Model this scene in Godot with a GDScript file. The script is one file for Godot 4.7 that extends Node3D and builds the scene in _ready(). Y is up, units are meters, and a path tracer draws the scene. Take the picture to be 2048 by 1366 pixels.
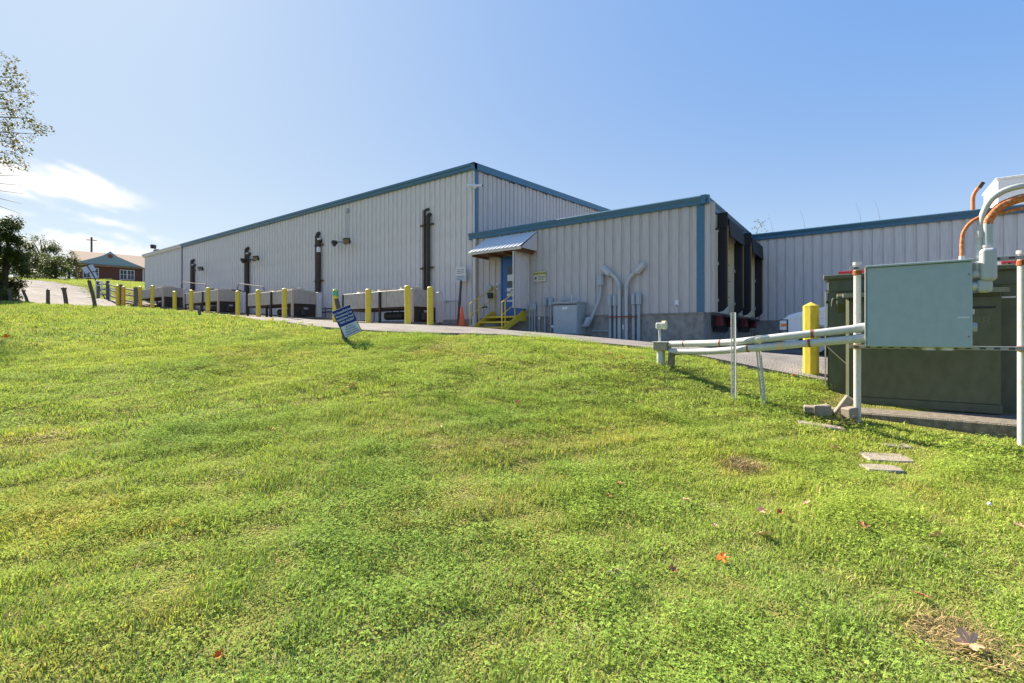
extends Node3D
# World axes follow the building: x runs along its walls to the right, z runs out from the walls towards the lawn, y is up with 0 at eye level.

const SUN_TOWARDS := Vector3(-0.7926, 0.5948, -0.1407)
const EXPOSURE := 3.0
const CAMERA_AT := Vector3(12.72, 0.0, 14.7)

var count := {}
var M := {}
var rng := RandomNumberGenerator.new()


class MB:
	# Collects triangles. Faces are given anticlockwise seen from outside and stored clockwise, as Godot wants them.
	var v := PackedVector3Array()
	var n := PackedVector3Array()
	var c := PackedColorArray()
	var xf := Transform3D()
	var col := Color.WHITE
	var colored := false

	func tri(a, b, d, na, nb, nd):
		v.append(xf * a); v.append(xf * d); v.append(xf * b)
		n.append((xf.basis * na).normalized()); n.append((xf.basis * nd).normalized()); n.append((xf.basis * nb).normalized())
		c.append(col); c.append(col); c.append(col)

	func flat(a, b, d):
		var m = (b - a).cross(d - a)
		if m.length_squared() < 1e-16:
			return
		m = m.normalized()
		tri(a, b, d, m, m, m)

	func quad(a, b, d, e):
		flat(a, b, d)
		flat(a, d, e)

	func box(at: Vector3, size: Vector3, ch := 0.0, basis := Basis.IDENTITY):
		var keep = xf
		xf = xf * Transform3D(basis, at)
		var h = size / 2.0
		if ch <= 0.0:
			for ax in 3:
				for s in [-1.0, 1.0]:
					var p = []
					for k in [[-1, -1], [1, -1], [1, 1], [-1, 1]]:
						var q = Vector3()
						q[ax] = s * h[ax]
						q[(ax + 1) % 3] = k[0] * h[(ax + 1) % 3]
						q[(ax + 2) % 3] = k[1] * h[(ax + 2) % 3]
						p.append(q)
					if s > 0:
						quad(p[0], p[1], p[2], p[3])
					else:
						quad(p[3], p[2], p[1], p[0])
		else:
			ch = minf(ch, minf(h.x, minf(h.y, h.z)) * 0.9)
			var g = h - Vector3(ch, ch, ch)
			for ax in 3:
				var b1 = (ax + 1) % 3
				var b2 = (ax + 2) % 3
				for s in [-1.0, 1.0]:
					var p = []
					for k in [[-1, -1], [1, -1], [1, 1], [-1, 1]]:
						var q = Vector3()
						q[ax] = s * h[ax]; q[b1] = k[0] * g[b1]; q[b2] = k[1] * g[b2]
						p.append(q)
					if s > 0:
						quad(p[0], p[1], p[2], p[3])
					else:
						quad(p[3], p[2], p[1], p[0])
				for s1 in [-1.0, 1.0]:
					for s2 in [-1.0, 1.0]:
						var q0 = Vector3(); var q1 = Vector3(); var q2 = Vector3(); var q3 = Vector3()
						q0[ax] = -g[ax]; q0[b1] = s1 * h[b1]; q0[b2] = s2 * g[b2]
						q1[ax] = g[ax]; q1[b1] = s1 * h[b1]; q1[b2] = s2 * g[b2]
						q2[ax] = g[ax]; q2[b1] = s1 * g[b1]; q2[b2] = s2 * h[b2]
						q3[ax] = -g[ax]; q3[b1] = s1 * g[b1]; q3[b2] = s2 * h[b2]
						if (q1 - q0).cross(q2 - q0).dot(q0 + q2) > 0:
							quad(q0, q1, q2, q3)
						else:
							quad(q3, q2, q1, q0)
			for sx in [-1.0, 1.0]:
				for sy in [-1.0, 1.0]:
					for sz in [-1.0, 1.0]:
						var a = Vector3(sx * h.x, sy * g.y, sz * g.z)
						var b = Vector3(sx * g.x, sy * h.y, sz * g.z)
						var d = Vector3(sx * g.x, sy * g.y, sz * h.z)
						if (b - a).cross(d - a).dot(a) > 0:
							flat(a, b, d)
						else:
							flat(a, d, b)
		xf = keep

	func span(lo: Vector3, hi: Vector3, ch := 0.0):
		box((lo + hi) / 2.0, (hi - lo).abs(), ch)

	func tube(pts: Array, r, sides := 12, caps := true, smooth := true):
		# r is a number or an array with one radius for each point
		var rings = []
		var norms = []
		var t0 = (pts[1] - pts[0]).normalized()
		var up = Vector3.UP if absf(t0.y) < 0.9 else Vector3.RIGHT
		var side = t0.cross(up).normalized()
		for i in pts.size():
			var t: Vector3
			if i == 0:
				t = t0
			elif i == pts.size() - 1:
				t = (pts[i] - pts[i - 1]).normalized()
			else:
				t = ((pts[i] - pts[i - 1]).normalized() + (pts[i + 1] - pts[i]).normalized()).normalized()
			side = (side - t * side.dot(t)).normalized()
			var other = t.cross(side)
			var rad = r[i] if r is Array else r
			var ring = []
			var nn = []
			for k in sides:
				var a = TAU * (k + 0.5) / sides
				var o = side * cos(a) + other * sin(a)
				ring.append(pts[i] + o * rad)
				nn.append(o)
			rings.append(ring)
			norms.append(nn)
		for i in pts.size() - 1:
			for k in sides:
				var k2 = (k + 1) % sides
				var a = rings[i][k]; var b = rings[i][k2]; var d = rings[i + 1][k2]; var e = rings[i + 1][k]
				if smooth:
					tri(a, b, d, norms[i][k], norms[i][k2], norms[i + 1][k2])
					tri(a, d, e, norms[i][k], norms[i + 1][k2], norms[i + 1][k])
				else:
					quad(a, b, d, e)
		if caps:
			for k in range(1, sides - 1):
				flat(rings[0][0], rings[0][k + 1], rings[0][k])
				var L = rings[rings.size() - 1]
				flat(L[0], L[k], L[k + 1])

	func lathe(at: Vector3, prof: Array, sides := 16, smooth := true):
		# prof: [radius, height] from the bottom up
		for i in prof.size() - 1:
			var p = prof[i]
			var q = prof[i + 1]
			var d = Vector2(q[0] - p[0], q[1] - p[1])
			var nr = Vector2(d.y, -d.x).normalized()
			for k in sides:
				var a0 = TAU * k / sides
				var a1 = TAU * (k + 1) / sides
				var c0 = Vector3(cos(a0), 0, -sin(a0))
				var c1 = Vector3(cos(a1), 0, -sin(a1))
				var A = at + c0 * p[0] + Vector3.UP * p[1]
				var B = at + c1 * p[0] + Vector3.UP * p[1]
				var D = at + c1 * q[0] + Vector3.UP * q[1]
				var E = at + c0 * q[0] + Vector3.UP * q[1]
				if smooth:
					var n0 = c0 * nr.x + Vector3.UP * nr.y
					var n1 = c1 * nr.x + Vector3.UP * nr.y
					if p[0] > 1e-6:
						tri(A, B, D, n0, n1, n1)
					if q[0] > 1e-6:
						tri(A, D, E, n0, n1, n0)
				else:
					quad(A, B, D, E)

	func prism(poly: PackedVector2Array, z0: float, z1: float, bev := 0.0):
		# poly lies in x and y, anticlockwise; it is drawn out along z
		if Geometry2D.is_polygon_clockwise(poly):
			poly = poly.duplicate()
			poly.reverse()
		var m = poly.size()
		var inset = PackedVector2Array()
		for i in m:
			var a = (poly[i] - poly[(i + m - 1) % m]).normalized()
			var b = (poly[(i + 1) % m] - poly[i]).normalized()
			var d = (Vector2(-a.y, a.x) + Vector2(-b.y, b.x))
			d = d.normalized() if d.length() > 1e-4 else Vector2(-a.y, a.x)
			inset.append(poly[i] + d * bev)
		var layers = [[poly, z0], [poly, z1]] if bev <= 0.0 else [[inset, z0], [poly, z0 + bev], [poly, z1 - bev], [inset, z1]]
		for L in layers.size() - 1:
			for i in m:
				var j = (i + 1) % m
				var p = layers[L]; var q = layers[L + 1]
				quad(Vector3(p[0][i].x, p[0][i].y, p[1]), Vector3(p[0][j].x, p[0][j].y, p[1]), Vector3(q[0][j].x, q[0][j].y, q[1]), Vector3(q[0][i].x, q[0][i].y, q[1]))
		for L in [layers[0], layers[layers.size() - 1]]:
			var t = Geometry2D.triangulate_polygon(L[0])
			for i in range(0, t.size(), 3):
				var a = Vector3(L[0][t[i]].x, L[0][t[i]].y, L[1])
				var b = Vector3(L[0][t[i + 1]].x, L[0][t[i + 1]].y, L[1])
				var d = Vector3(L[0][t[i + 2]].x, L[0][t[i + 2]].y, L[1])
				var out = Vector3(0, 0, -1 if L == layers[0] else 1)
				if (b - a).cross(d - a).dot(out) > 0:
					flat(a, b, d)
				else:
					flat(a, d, b)

	func mesh() -> ArrayMesh:
		var arr = []
		arr.resize(Mesh.ARRAY_MAX)
		arr[Mesh.ARRAY_VERTEX] = v
		arr[Mesh.ARRAY_NORMAL] = n
		if colored:
			arr[Mesh.ARRAY_COLOR] = c
		var am = ArrayMesh.new()
		am.add_surface_from_arrays(Mesh.PRIMITIVE_TRIANGLES, arr)
		return am


# ---------------------------------------------------------------- naming and tagging

func numbered(called: String) -> String:
	var k = count.get(called, 0)
	count[called] = k + 1
	return called if k == 0 else "%s_%03d" % [called, k]


func tag(o: Node, label: String, category := "", group := "", kind := ""):
	o.set_meta("label", label)
	if category != "":
		o.set_meta("category", category)
	if group != "":
		o.set_meta("group", group)
	if kind != "":
		o.set_meta("kind", kind)
	return o


func thing(called: String, label: String, category: String, at := Vector3.ZERO, group := "") -> Node3D:
	var o = Node3D.new()
	o.name = numbered(called)
	o.position = at
	add_child(o, true)
	tag(o, label, category, group)
	return o


func put(parent: Node, called: String, shape, material: Material, at := Vector3.ZERO, basis := Basis.IDENTITY) -> MeshInstance3D:
	# One named mesh under its parent (a part), or on the root (a thing of one mesh)
	var o = MeshInstance3D.new()
	o.name = called if parent != self else numbered(called)
	o.mesh = shape.mesh() if shape is MB else shape
	o.material_override = material
	o.transform = Transform3D(basis, at)
	parent.add_child(o, true)
	return o


func setting(called: String, shape, material: Material, label: String) -> MeshInstance3D:
	var o = put(self, called, shape, material)
	o.set_meta("kind", "structure")
	o.set_meta("label", label)
	return o


func a_box(size: Vector3, ch := 0.0) -> MB:
	var b = MB.new()
	b.box(Vector3.ZERO, size, ch)
	return b


func a_span(lo: Vector3, hi: Vector3, ch := 0.0) -> MB:
	var b = MB.new()
	b.span(lo, hi, ch)
	return b


func a_tube(pts: Array, r, sides := 12, caps := true, smooth := true) -> MB:
	var b = MB.new()
	b.tube(pts, r, sides, caps, smooth)
	return b


func bend(pts: Array, radius: float, steps := 7) -> Array:
	# A path with its corners rounded
	var out = [pts[0]]
	for i in range(1, pts.size() - 1):
		var a: Vector3 = (pts[i - 1] - pts[i])
		var b: Vector3 = (pts[i + 1] - pts[i])
		var cut = minf(radius, minf(a.length(), b.length()) * 0.49)
		var p = pts[i] + a.normalized() * cut
		var q = pts[i] + b.normalized() * cut
		for k in steps + 1:
			var t = float(k) / steps
			out.append(p.lerp(pts[i], t).lerp(pts[i].lerp(q, t), t))
	out.append(pts[pts.size() - 1])
	return out


func letters(parent: Node, called: String, text: String, height: float, at: Vector3, material: Material, basis := Basis.IDENTITY, bold := true, squeeze := 1.0) -> MeshInstance3D:
	var t = TextMesh.new()
	var f = SystemFont.new()
	f.font_names = PackedStringArray(["Droid Sans"])
	f.font_weight = 700 if bold else 400
	t.font = f
	t.text = text
	t.font_size = 32
	t.pixel_size = height / 32.0 * 1.35
	t.depth = 0.003
	t.curve_step = 2.0
	var o = put(parent, called, t, material, at, basis * Basis.from_scale(Vector3(squeeze, 1, 1)))
	return o


# ---------------------------------------------------------------- materials

func noise(freq: float, salt: int, octaves := 4, kind := FastNoiseLite.TYPE_SIMPLEX_SMOOTH) -> FastNoiseLite:
	var f = FastNoiseLite.new()
	f.noise_type = kind
	f.frequency = freq
	f.seed = salt
	f.fractal_octaves = octaves
	return f


func tex(freq: float, salt: int, stops: Array, size := 512, octaves := 4, kind := FastNoiseLite.TYPE_SIMPLEX_SMOOTH) -> NoiseTexture2D:
	# stops: [offset, linear colour] pairs
	var t = NoiseTexture2D.new()
	t.width = size
	t.height = size
	t.seamless = true
	t.noise = noise(freq, salt, octaves, kind)
	var g = Gradient.new()
	g.offsets = PackedFloat32Array(stops.map(func(s): return s[0]))
	g.colors = PackedColorArray(stops.map(func(s): return (s[1] as Color).linear_to_srgb()))
	t.color_ramp = g
	return t


func bumps(freq: float, salt: int, strength := 4.0, size := 512, octaves := 4) -> NoiseTexture2D:
	var t = NoiseTexture2D.new()
	t.width = size
	t.height = size
	t.seamless = true
	t.as_normal_map = true
	t.bump_strength = strength
	t.noise = noise(freq, salt, octaves)
	return t


func lin(r: float, g: float, b: float) -> Color:
	return Color(r, g, b)


func plain(called: String, colour: Color, rough := 0.6, metal := 0.0, spec := 0.5) -> StandardMaterial3D:
	var m = StandardMaterial3D.new()
	m.resource_name = called
	m.albedo_color = colour.linear_to_srgb()
	m.roughness = rough
	m.metallic = metal
	m.metallic_specular = spec
	M[called] = m
	return m


func mottled(called: String, stops: Array, freq: float, scale: Vector3, rough := 0.7, salt := 1, bump := 0.0, bump_freq := 0.05, world := true) -> StandardMaterial3D:
	var m = plain(called, Color.WHITE, rough)
	m.albedo_color = Color.WHITE
	m.albedo_texture = tex(freq, salt, stops)
	m.uv1_triplanar = true
	m.uv1_world_triplanar = world
	m.uv1_scale = scale
	m.uv1_triplanar_sharpness = 4.0
	if bump > 0.0:
		m.normal_enabled = true
		m.normal_texture = bumps(bump_freq, salt + 7, 6.0)
		m.normal_scale = bump
	return m


func make_materials():
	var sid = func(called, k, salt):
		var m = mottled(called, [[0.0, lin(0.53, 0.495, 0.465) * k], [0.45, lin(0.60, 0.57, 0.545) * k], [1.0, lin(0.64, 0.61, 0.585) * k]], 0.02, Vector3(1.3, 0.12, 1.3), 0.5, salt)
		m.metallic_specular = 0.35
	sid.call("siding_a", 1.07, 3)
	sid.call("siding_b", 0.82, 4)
	sid.call("siding_c", 1.05, 5)
	mottled("blue_trim", [[0.0, lin(0.045, 0.135, 0.215)], [1.0, lin(0.06, 0.17, 0.26)]], 0.02, Vector3(0.8, 0.8, 0.8), 0.42, 8)
	plain("white_trim", lin(0.62, 0.6, 0.57), 0.5)
	plain("roof_metal", lin(0.42, 0.42, 0.42), 0.5)
	mottled("awning_metal", [[0.0, lin(0.58, 0.59, 0.60)], [1.0, lin(0.68, 0.69, 0.70)]], 0.03, Vector3(1, 1, 1), 0.35, 9)
	mottled("concrete", [[0.0, lin(0.20, 0.185, 0.16)], [0.5, lin(0.29, 0.27, 0.235)], [1.0, lin(0.36, 0.34, 0.30)]], 0.012, Vector3(0.6, 0.45, 0.6), 0.9, 11, 0.5, 0.08)
	mottled("pad_concrete", [[0.0, lin(0.115, 0.10, 0.075)], [0.5, lin(0.175, 0.155, 0.12)], [1.0, lin(0.25, 0.225, 0.18)]], 0.02, Vector3(1.1, 1.1, 1.1), 0.92, 12, 0.8, 0.1)
	var asp = mottled("asphalt", [[0.0, lin(0.145, 0.135, 0.13)], [0.4, lin(0.205, 0.19, 0.18)], [0.7, lin(0.235, 0.22, 0.208)], [1.0, lin(0.28, 0.265, 0.255)]], 0.008, Vector3(0.22, 0.22, 0.22), 0.95, 13, 0.6, 0.25)
	asp.detail_enabled = true
	asp.detail_blend_mode = BaseMaterial3D.BLEND_MODE_MUL
	asp.detail_albedo = tex(0.35, 14, [[0.0, lin(0.6, 0.6, 0.6)], [0.5, lin(0.95, 0.95, 0.95)], [1.0, lin(1, 1, 1)]], 512, 2)
	asp.detail_uv_layer = BaseMaterial3D.DETAIL_UV_2
	asp.uv2_triplanar = true
	asp.uv2_world_triplanar = true
	asp.uv2_scale = Vector3(1.4, 1.4, 1.4)
	mottled("gravel", [[0.0, lin(0.06, 0.05, 0.04)], [0.5, lin(0.12, 0.10, 0.085)], [1.0, lin(0.2, 0.175, 0.15)]], 0.06, Vector3(0.9, 0.9, 0.9), 0.95, 15, 1.0, 0.12)
	var soil = mottled("lawn_soil", [[0.0, lin(0.13, 0.14, 0.035)], [0.4, lin(0.17, 0.18, 0.045)], [0.65, lin(0.21, 0.205, 0.06)], [1.0, lin(0.27, 0.23, 0.095)]], 0.02, Vector3(0.55, 0.55, 0.55), 0.95, 16, 1.0, 0.15)
	soil.metallic_specular = 0.1
	mottled("bollard_yellow", [[0.0, lin(0.56, 0.42, 0.035)], [0.4, lin(0.66, 0.51, 0.05)], [1.0, lin(0.72, 0.58, 0.08)]], 0.02, Vector3(1.5, 0.8, 1.5), 0.5, 17)
	plain("bollard_amber", lin(0.72, 0.44, 0.02), 0.5)
	plain("green_paint", lin(0.10, 0.42, 0.20), 0.5)
	mottled("step_yellow", [[0.0, lin(0.46, 0.32, 0.025)], [0.3, lin(0.66, 0.49, 0.04)], [1.0, lin(0.74, 0.57, 0.06)]], 0.03, Vector3(2, 2, 2), 0.55, 18)
	plain("cone_orange", lin(0.72, 0.12, 0.03), 0.5)
	plain("door_blue", lin(0.02, 0.105, 0.34), 0.4)
	plain("glass", lin(0.03, 0.032, 0.03), 0.06)
	plain("paper", lin(0.68, 0.68, 0.66), 0.8)
	plain("ink_blue", lin(0.02, 0.06, 0.22), 0.7)
	plain("ink_dark", lin(0.05, 0.05, 0.06), 0.7)
	plain("sign_blue", lin(0.014, 0.028, 0.19), 0.7, 0.0, 0.3)
	plain("sign_pale", lin(0.50, 0.56, 0.62), 0.5)
	plain("notice_yellow", lin(0.55, 0.55, 0.16), 0.6)
	plain("notice_pale", lin(0.58, 0.57, 0.45), 0.6)
	plain("black", lin(0.015, 0.015, 0.017), 0.55)
	plain("dark_iron", lin(0.03, 0.027, 0.025), 0.6)
	plain("white", lin(0.72, 0.72, 0.71), 0.45)
	plain("galvanised", lin(0.50, 0.51, 0.51), 0.4, 0.35)
	mottled("pvc_grey", [[0.0, lin(0.40, 0.42, 0.40)], [0.5, lin(0.46, 0.48, 0.47)], [1.0, lin(0.50, 0.52, 0.51)]], 0.03, Vector3(2, 2, 2), 0.45, 19)
	plain("conduit_grey", lin(0.36, 0.41, 0.43), 0.45)
	mottled("cabinet_grey", [[0.0, lin(0.255, 0.345, 0.385)], [1.0, lin(0.29, 0.385, 0.43)]], 0.02, Vector3(1, 0.6, 1), 0.45, 20)
	mottled("box_grey", [[0.0, lin(0.30, 0.36, 0.38)], [1.0, lin(0.38, 0.43, 0.45)]], 0.02, Vector3(1, 0.6, 1), 0.5, 21)
	mottled("transformer_green", [[0.0, lin(0.068, 0.078, 0.045)], [0.5, lin(0.082, 0.095, 0.055)], [1.0, lin(0.098, 0.110, 0.066)]], 0.015, Vector3(0.9, 0.5, 0.9), 0.5, 22)
	mottled("rust", [[0.0, lin(0.10, 0.03, 0.015)], [0.5, lin(0.26, 0.075, 0.025)], [1.0, lin(0.42, 0.15, 0.04)]], 0.03, Vector3(6, 6, 6), 0.9, 23)
	mottled("rusty_conduit", [[0.0, lin(0.30, 0.07, 0.02)], [0.35, lin(0.42, 0.115, 0.03)], [0.62, lin(0.52, 0.17, 0.045)], [0.72, lin(0.50, 0.30, 0.18)], [0.85, lin(0.47, 0.42, 0.36)], [1.0, lin(0.5, 0.48, 0.45)]], 0.02, Vector3(3.0, 3.0, 3.0), 0.7, 24)
	mottled("post_galvanised", [[0.0, lin(0.42, 0.27, 0.10)], [0.22, lin(0.50, 0.44, 0.33)], [0.35, lin(0.52, 0.52, 0.51)], [1.0, lin(0.57, 0.57, 0.56)]], 0.02, Vector3(3, 0.8, 3), 0.45, 25)
	mottled("unit_beige", [[0.0, lin(0.37, 0.325, 0.27)], [0.5, lin(0.43, 0.385, 0.33)], [1.0, lin(0.48, 0.435, 0.38)]], 0.01, Vector3(0.8, 0.6, 0.8), 0.6, 26)
	plain("unit_leg", lin(0.56, 0.44, 0.33), 0.6)
	plain("unit_dark", lin(0.04, 0.027, 0.02), 0.7)
	plain("coil_dark", lin(0.05, 0.035, 0.028), 0.8)
	mottled("insulation", [[0.0, lin(0.03, 0.022, 0.018)], [0.6, lin(0.055, 0.04, 0.032)], [1.0, lin(0.10, 0.075, 0.06)]], 0.04, Vector3(3, 1, 3), 0.8, 27)
	mottled("old_wood", [[0.0, lin(0.06, 0.045, 0.035)], [0.5, lin(0.12, 0.092, 0.073)], [1.0, lin(0.19, 0.155, 0.13)]], 0.04, Vector3(7, 0.9, 7), 0.9, 28, 1.0, 0.06)
	mottled("grey_wood", [[0.0, lin(0.10, 0.085, 0.075)], [1.0, lin(0.22, 0.195, 0.18)]], 0.04, Vector3(5, 1, 5), 0.9, 29)
	mottled("awning_wood", [[0.0, lin(0.13, 0.065, 0.03)], [1.0, lin(0.22, 0.12, 0.06)]], 0.03, Vector3(1, 4, 4), 0.8, 30)
	mottled("dock_fabric", [[0.0, lin(0.012, 0.012, 0.014)], [1.0, lin(0.026, 0.026, 0.029)]], 0.03, Vector3(2, 2, 2), 0.75, 31, 0.8, 0.03)
	plain("dock_beige", lin(0.70, 0.63, 0.46), 0.6)
	plain("dock_stripe", lin(0.34, 0.23, 0.06), 0.7)
	plain("bumper_red", lin(0.15, 0.022, 0.024), 0.75)
	plain("rubber", lin(0.02, 0.02, 0.021), 0.8)
	var paint = plain("van_white", lin(0.70, 0.72, 0.74), 0.3)
	paint.clearcoat_enabled = true
	paint.clearcoat = 0.6
	plain("amber_lens", lin(0.75, 0.18, 0.03), 0.2)
	plain("lamp_lens", lin(0.62, 0.64, 0.66), 0.15)
	plain("chrome", lin(0.6, 0.61, 0.62), 0.2, 0.9)
	plain("ladder_red", lin(0.52, 0.04, 0.04), 0.5)
	mottled("brick_wall", [[0.0, lin(0.10, 0.035, 0.028)], [0.5, lin(0.155, 0.06, 0.045)], [1.0, lin(0.22, 0.10, 0.075)]], 0.05, Vector3(0.8, 2.4, 0.8), 0.9, 32)
	mottled("house_roof", [[0.0, lin(0.20, 0.13, 0.095)], [1.0, lin(0.32, 0.225, 0.17)]], 0.06, Vector3(0.7, 2.0, 0.7), 0.9, 33)
	mottled("gable_blue", [[0.0, lin(0.22, 0.31, 0.34)], [1.0, lin(0.28, 0.37, 0.40)]], 0.03, Vector3(0.2, 3, 0.2), 0.7, 34)
	mottled("flagstone", [[0.0, lin(0.22, 0.18, 0.13)], [0.5, lin(0.33, 0.285, 0.225)], [1.0, lin(0.43, 0.385, 0.325)]], 0.03, Vector3(2, 2, 2), 0.9, 35, 1.0, 0.08)
	mottled("brick_stone", [[0.0, lin(0.20, 0.17, 0.13)], [1.0, lin(0.40, 0.355, 0.29)]], 0.05, Vector3(4, 4, 4), 0.92, 36, 1.0, 0.1)
	mottled("bark", [[0.0, lin(0.045, 0.035, 0.028)], [1.0, lin(0.13, 0.105, 0.085)]], 0.04, Vector3(4, 1, 4), 0.95, 37, 1.0, 0.06)
	var leafy = func(called, back):
		var m = StandardMaterial3D.new()
		m.resource_name = called
		m.vertex_color_use_as_albedo = true
		m.roughness = 0.55
		m.metallic_specular = 0.35
		m.cull_mode = BaseMaterial3D.CULL_DISABLED
		m.backlight_enabled = true
		m.backlight = back
		M[called] = m
	leafy.call("grass_blade", Color(0.85, 0.85, 0.7))
	leafy.call("dry_blade", Color(0.4, 0.4, 0.35))
	leafy.call("tree_leaf", Color(0.7, 0.7, 0.6))
	leafy.call("fallen", Color(0.4, 0.35, 0.3))
	M.grass_blade.roughness = 0.8
	M.grass_blade.metallic_specular = 0.12
	M.dry_blade.roughness = 0.8


# ---------------------------------------------------------------- the lie of the land

var land_points := [
	[1.05, 4.4, 0.27], [-0.94, 4.4, 0.31], [-2.84, 4.4, 0.38], [-6.36, 4.4, 0.62], [-8.5, 4.4, 0.70], [-10.4, 4.4, 0.79], [-13.6, 4.4, 0.98], [-15.6, 4.4, 1.11], [-17.8, 4.4, 1.23], [-21.2, 4.4, 1.46], [-23.0, 4.4, 1.55], [-25.0, 4.2, 1.68],
	[2.8, 0.2, 0.05], [5.0, 0.2, -0.10], [7.0, 0.2, -0.25], [8.9, 0.3, -0.42], [0.2, 0.5, 0.28], [-1.0, 0.6, 0.38], [-2.0, 2.5, 0.38], [-10.0, 2.5, 0.74], [-18.0, 2.5, 1.24], [-26.0, 2.5, 1.80], [-10.0, 0.3, 0.80], [-18.0, 0.3, 1.28], [-27.0, 0.3, 1.90], [-36.0, 1.0, 2.6],
	[9.5, -2.0, -0.60], [10.5, -6.0, -0.65], [13.0, -3.0, -0.66], [16.0, -5.0, -0.68], [13.0, 2.0, -0.64], [17.0, 2.0, -0.72], [12.1, 5.8, -0.63], [16.0, 6.0, -0.78], [22.0, -3.0, -0.8], [22.0, 6.0, -0.9],
	[-11.0, 5.0, 0.85], [-6.0, 6.1, 0.56], [-1.0, 7.4, 0.32], [3.5, 8.0, 0.05], [5.9, 7.2, -0.03], [7.6, 6.0, -0.16], [9.6, 5.9, -0.31],
	[4.4, 8.85, -0.20], [12.7, 14.7, -1.52], [11.53, 13.09, -1.42], [10.35, 11.48, -1.12], [8.57, 9.06, -0.50], [7.38, 7.45, -0.12],
	[10.2, 7.4, -0.45], [11.25, 8.0, -0.90], [11.45, 8.75, -1.0], [11.66, 7.92, -0.905], [12.63, 7.9, -1.02], [13.97, 7.9, -1.12], [14.0, 11.0, -1.42], [16.0, 9.0, -1.30], [18.5, 8.0, -1.25], [12.28, 8.15, -1.05], [11.98, 7.98, -0.97], [12.2, 7.1, -0.92], [15.2, 7.2, -1.12],
	[4.02, 13.65, -0.74], [-4.67, 12.6, 0.03], [-13.4, 11.5, 0.85], [-22.0, 10.5, 1.57], [5.78, 12.36, -0.78], [-1.16, 10.0, -0.02], [-10.0, 7.5, 0.74],
	[-15.0, 8.4, 1.20], [-17.4, 8.9, 1.28], [-18.7, 9.3, 1.38], [-20.2, 9.8, 1.50], [-18.5, 6.6, 1.35],
	[-26.3, 4.6, 1.95], [-29.2, 4.5, 2.37], [-28.2, 7.6, 2.5], [-44.6, 4.7, 4.6], [-69.0, 0.5, 6.6], [-45.0, 1.3, 4.5], [-64.0, -3.2, 6.7], [-41.6, -1.2, 4.2], [-74.0, -3.0, 7.1], [-72.0, -12.0, 7.2], [-90.0, -5.0, 7.6], [-38.6, 1.5, 3.1],
	[12.0, 25.0, -2.5], [0.0, 25.0, -1.4], [25.0, 20.0, -2.6], [-25.0, 22.0, 1.2], [-60.0, 15.0, 5.3], [-60.0, 40.0, 4.5], [34.0, 8.0, -1.6], [40.0, -10.0, -1.2], [-60.0, -40.0, 6.0], [0.0, -40.0, 0.5], [45.0, -40.0, -0.8], [-105.0, 10.0, 8.0], [-105.0, 60.0, 6.0], [55.0, 60.0, -4.0], [0.0, 70.0, -4.0], [-100.0, -50.0, 7.0],
]
var land_w := PackedFloat64Array()
var land_mean := 0.0
const GX0 := -36.0
const GZ0 := -8.0
const GSTEP := 0.25
const GNX := 233
const GNZ := 121
var land_grid := PackedFloat32Array()
var rough_noise: FastNoiseLite
var rut_noise: FastNoiseLite


func land_solve():
	var n = land_points.size()
	for p in land_points:
		land_mean += p[2] / n
	var A = []
	for i in n:
		var row = PackedFloat64Array()
		for j in n:
			var dx = land_points[i][0] - land_points[j][0]
			var dz = land_points[i][1] - land_points[j][1]
			row.append(sqrt(dx * dx + dz * dz + 0.36))
		row[i] -= 0.12
		row.append(land_points[i][2] - land_mean)
		A.append(row)
	for i in n:
		var best = i
		for r in range(i + 1, n):
			if absf(A[r][i]) > absf(A[best][i]):
				best = r
		var keep = A[i]
		A[i] = A[best]
		A[best] = keep
		var pivot: PackedFloat64Array = A[i]
		for r in range(i + 1, n):
			var row: PackedFloat64Array = A[r]
			var k = row[i] / pivot[i]
			if k != 0.0:
				for q in range(i, n + 1):
					row[q] -= k * pivot[q]
				A[r] = row
	land_w.resize(n)
	for i in range(n - 1, -1, -1):
		var s = A[i][n]
		for j in range(i + 1, n):
			s -= A[i][j] * land_w[j]
		land_w[i] = s / A[i][i]
	land_grid.resize(GNX * GNZ)
	for iz in GNZ:
		for ix in GNX:
			land_grid[iz * GNX + ix] = land_exact(GX0 + ix * GSTEP, GZ0 + iz * GSTEP)


func land_exact(x: float, z: float) -> float:
	x = clampf(x, -110.0, 60.0)
	z = clampf(z, -55.0, 75.0)
	var s = land_mean
	for i in land_points.size():
		var p = land_points[i]
		var dx = x - p[0]
		var dz = z - p[1]
		s += land_w[i] * sqrt(dx * dx + dz * dz + 0.36)
	return s


func land(x: float, z: float) -> float:
	var fx = (x - GX0) / GSTEP
	var fz = (z - GZ0) / GSTEP
	if fx < 0.0 or fz < 0.0 or fx >= GNX - 1 or fz >= GNZ - 1:
		return land_exact(x, z)
	var ix = int(fx)
	var iz = int(fz)
	fx -= ix
	fz -= iz
	var a = land_grid[iz * GNX + ix]
	var b = land_grid[iz * GNX + ix + 1]
	var c = land_grid[(iz + 1) * GNX + ix]
	var d = land_grid[(iz + 1) * GNX + ix + 1]
	return lerpf(lerpf(a, b, fx), lerpf(c, d, fx), fz)


func lawn_rough(x: float, z: float) -> float:
	# hummocks, and the shallow wheel ruts of the mower
	var across = x * 0.86 + z * 0.51
	var rut = rut_noise.get_noise_2d(across * 3.2, (z * 0.86 - x * 0.51) * 0.22)
	return rough_noise.get_noise_2d(x, z) * 0.04 + rut * 0.028


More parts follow.
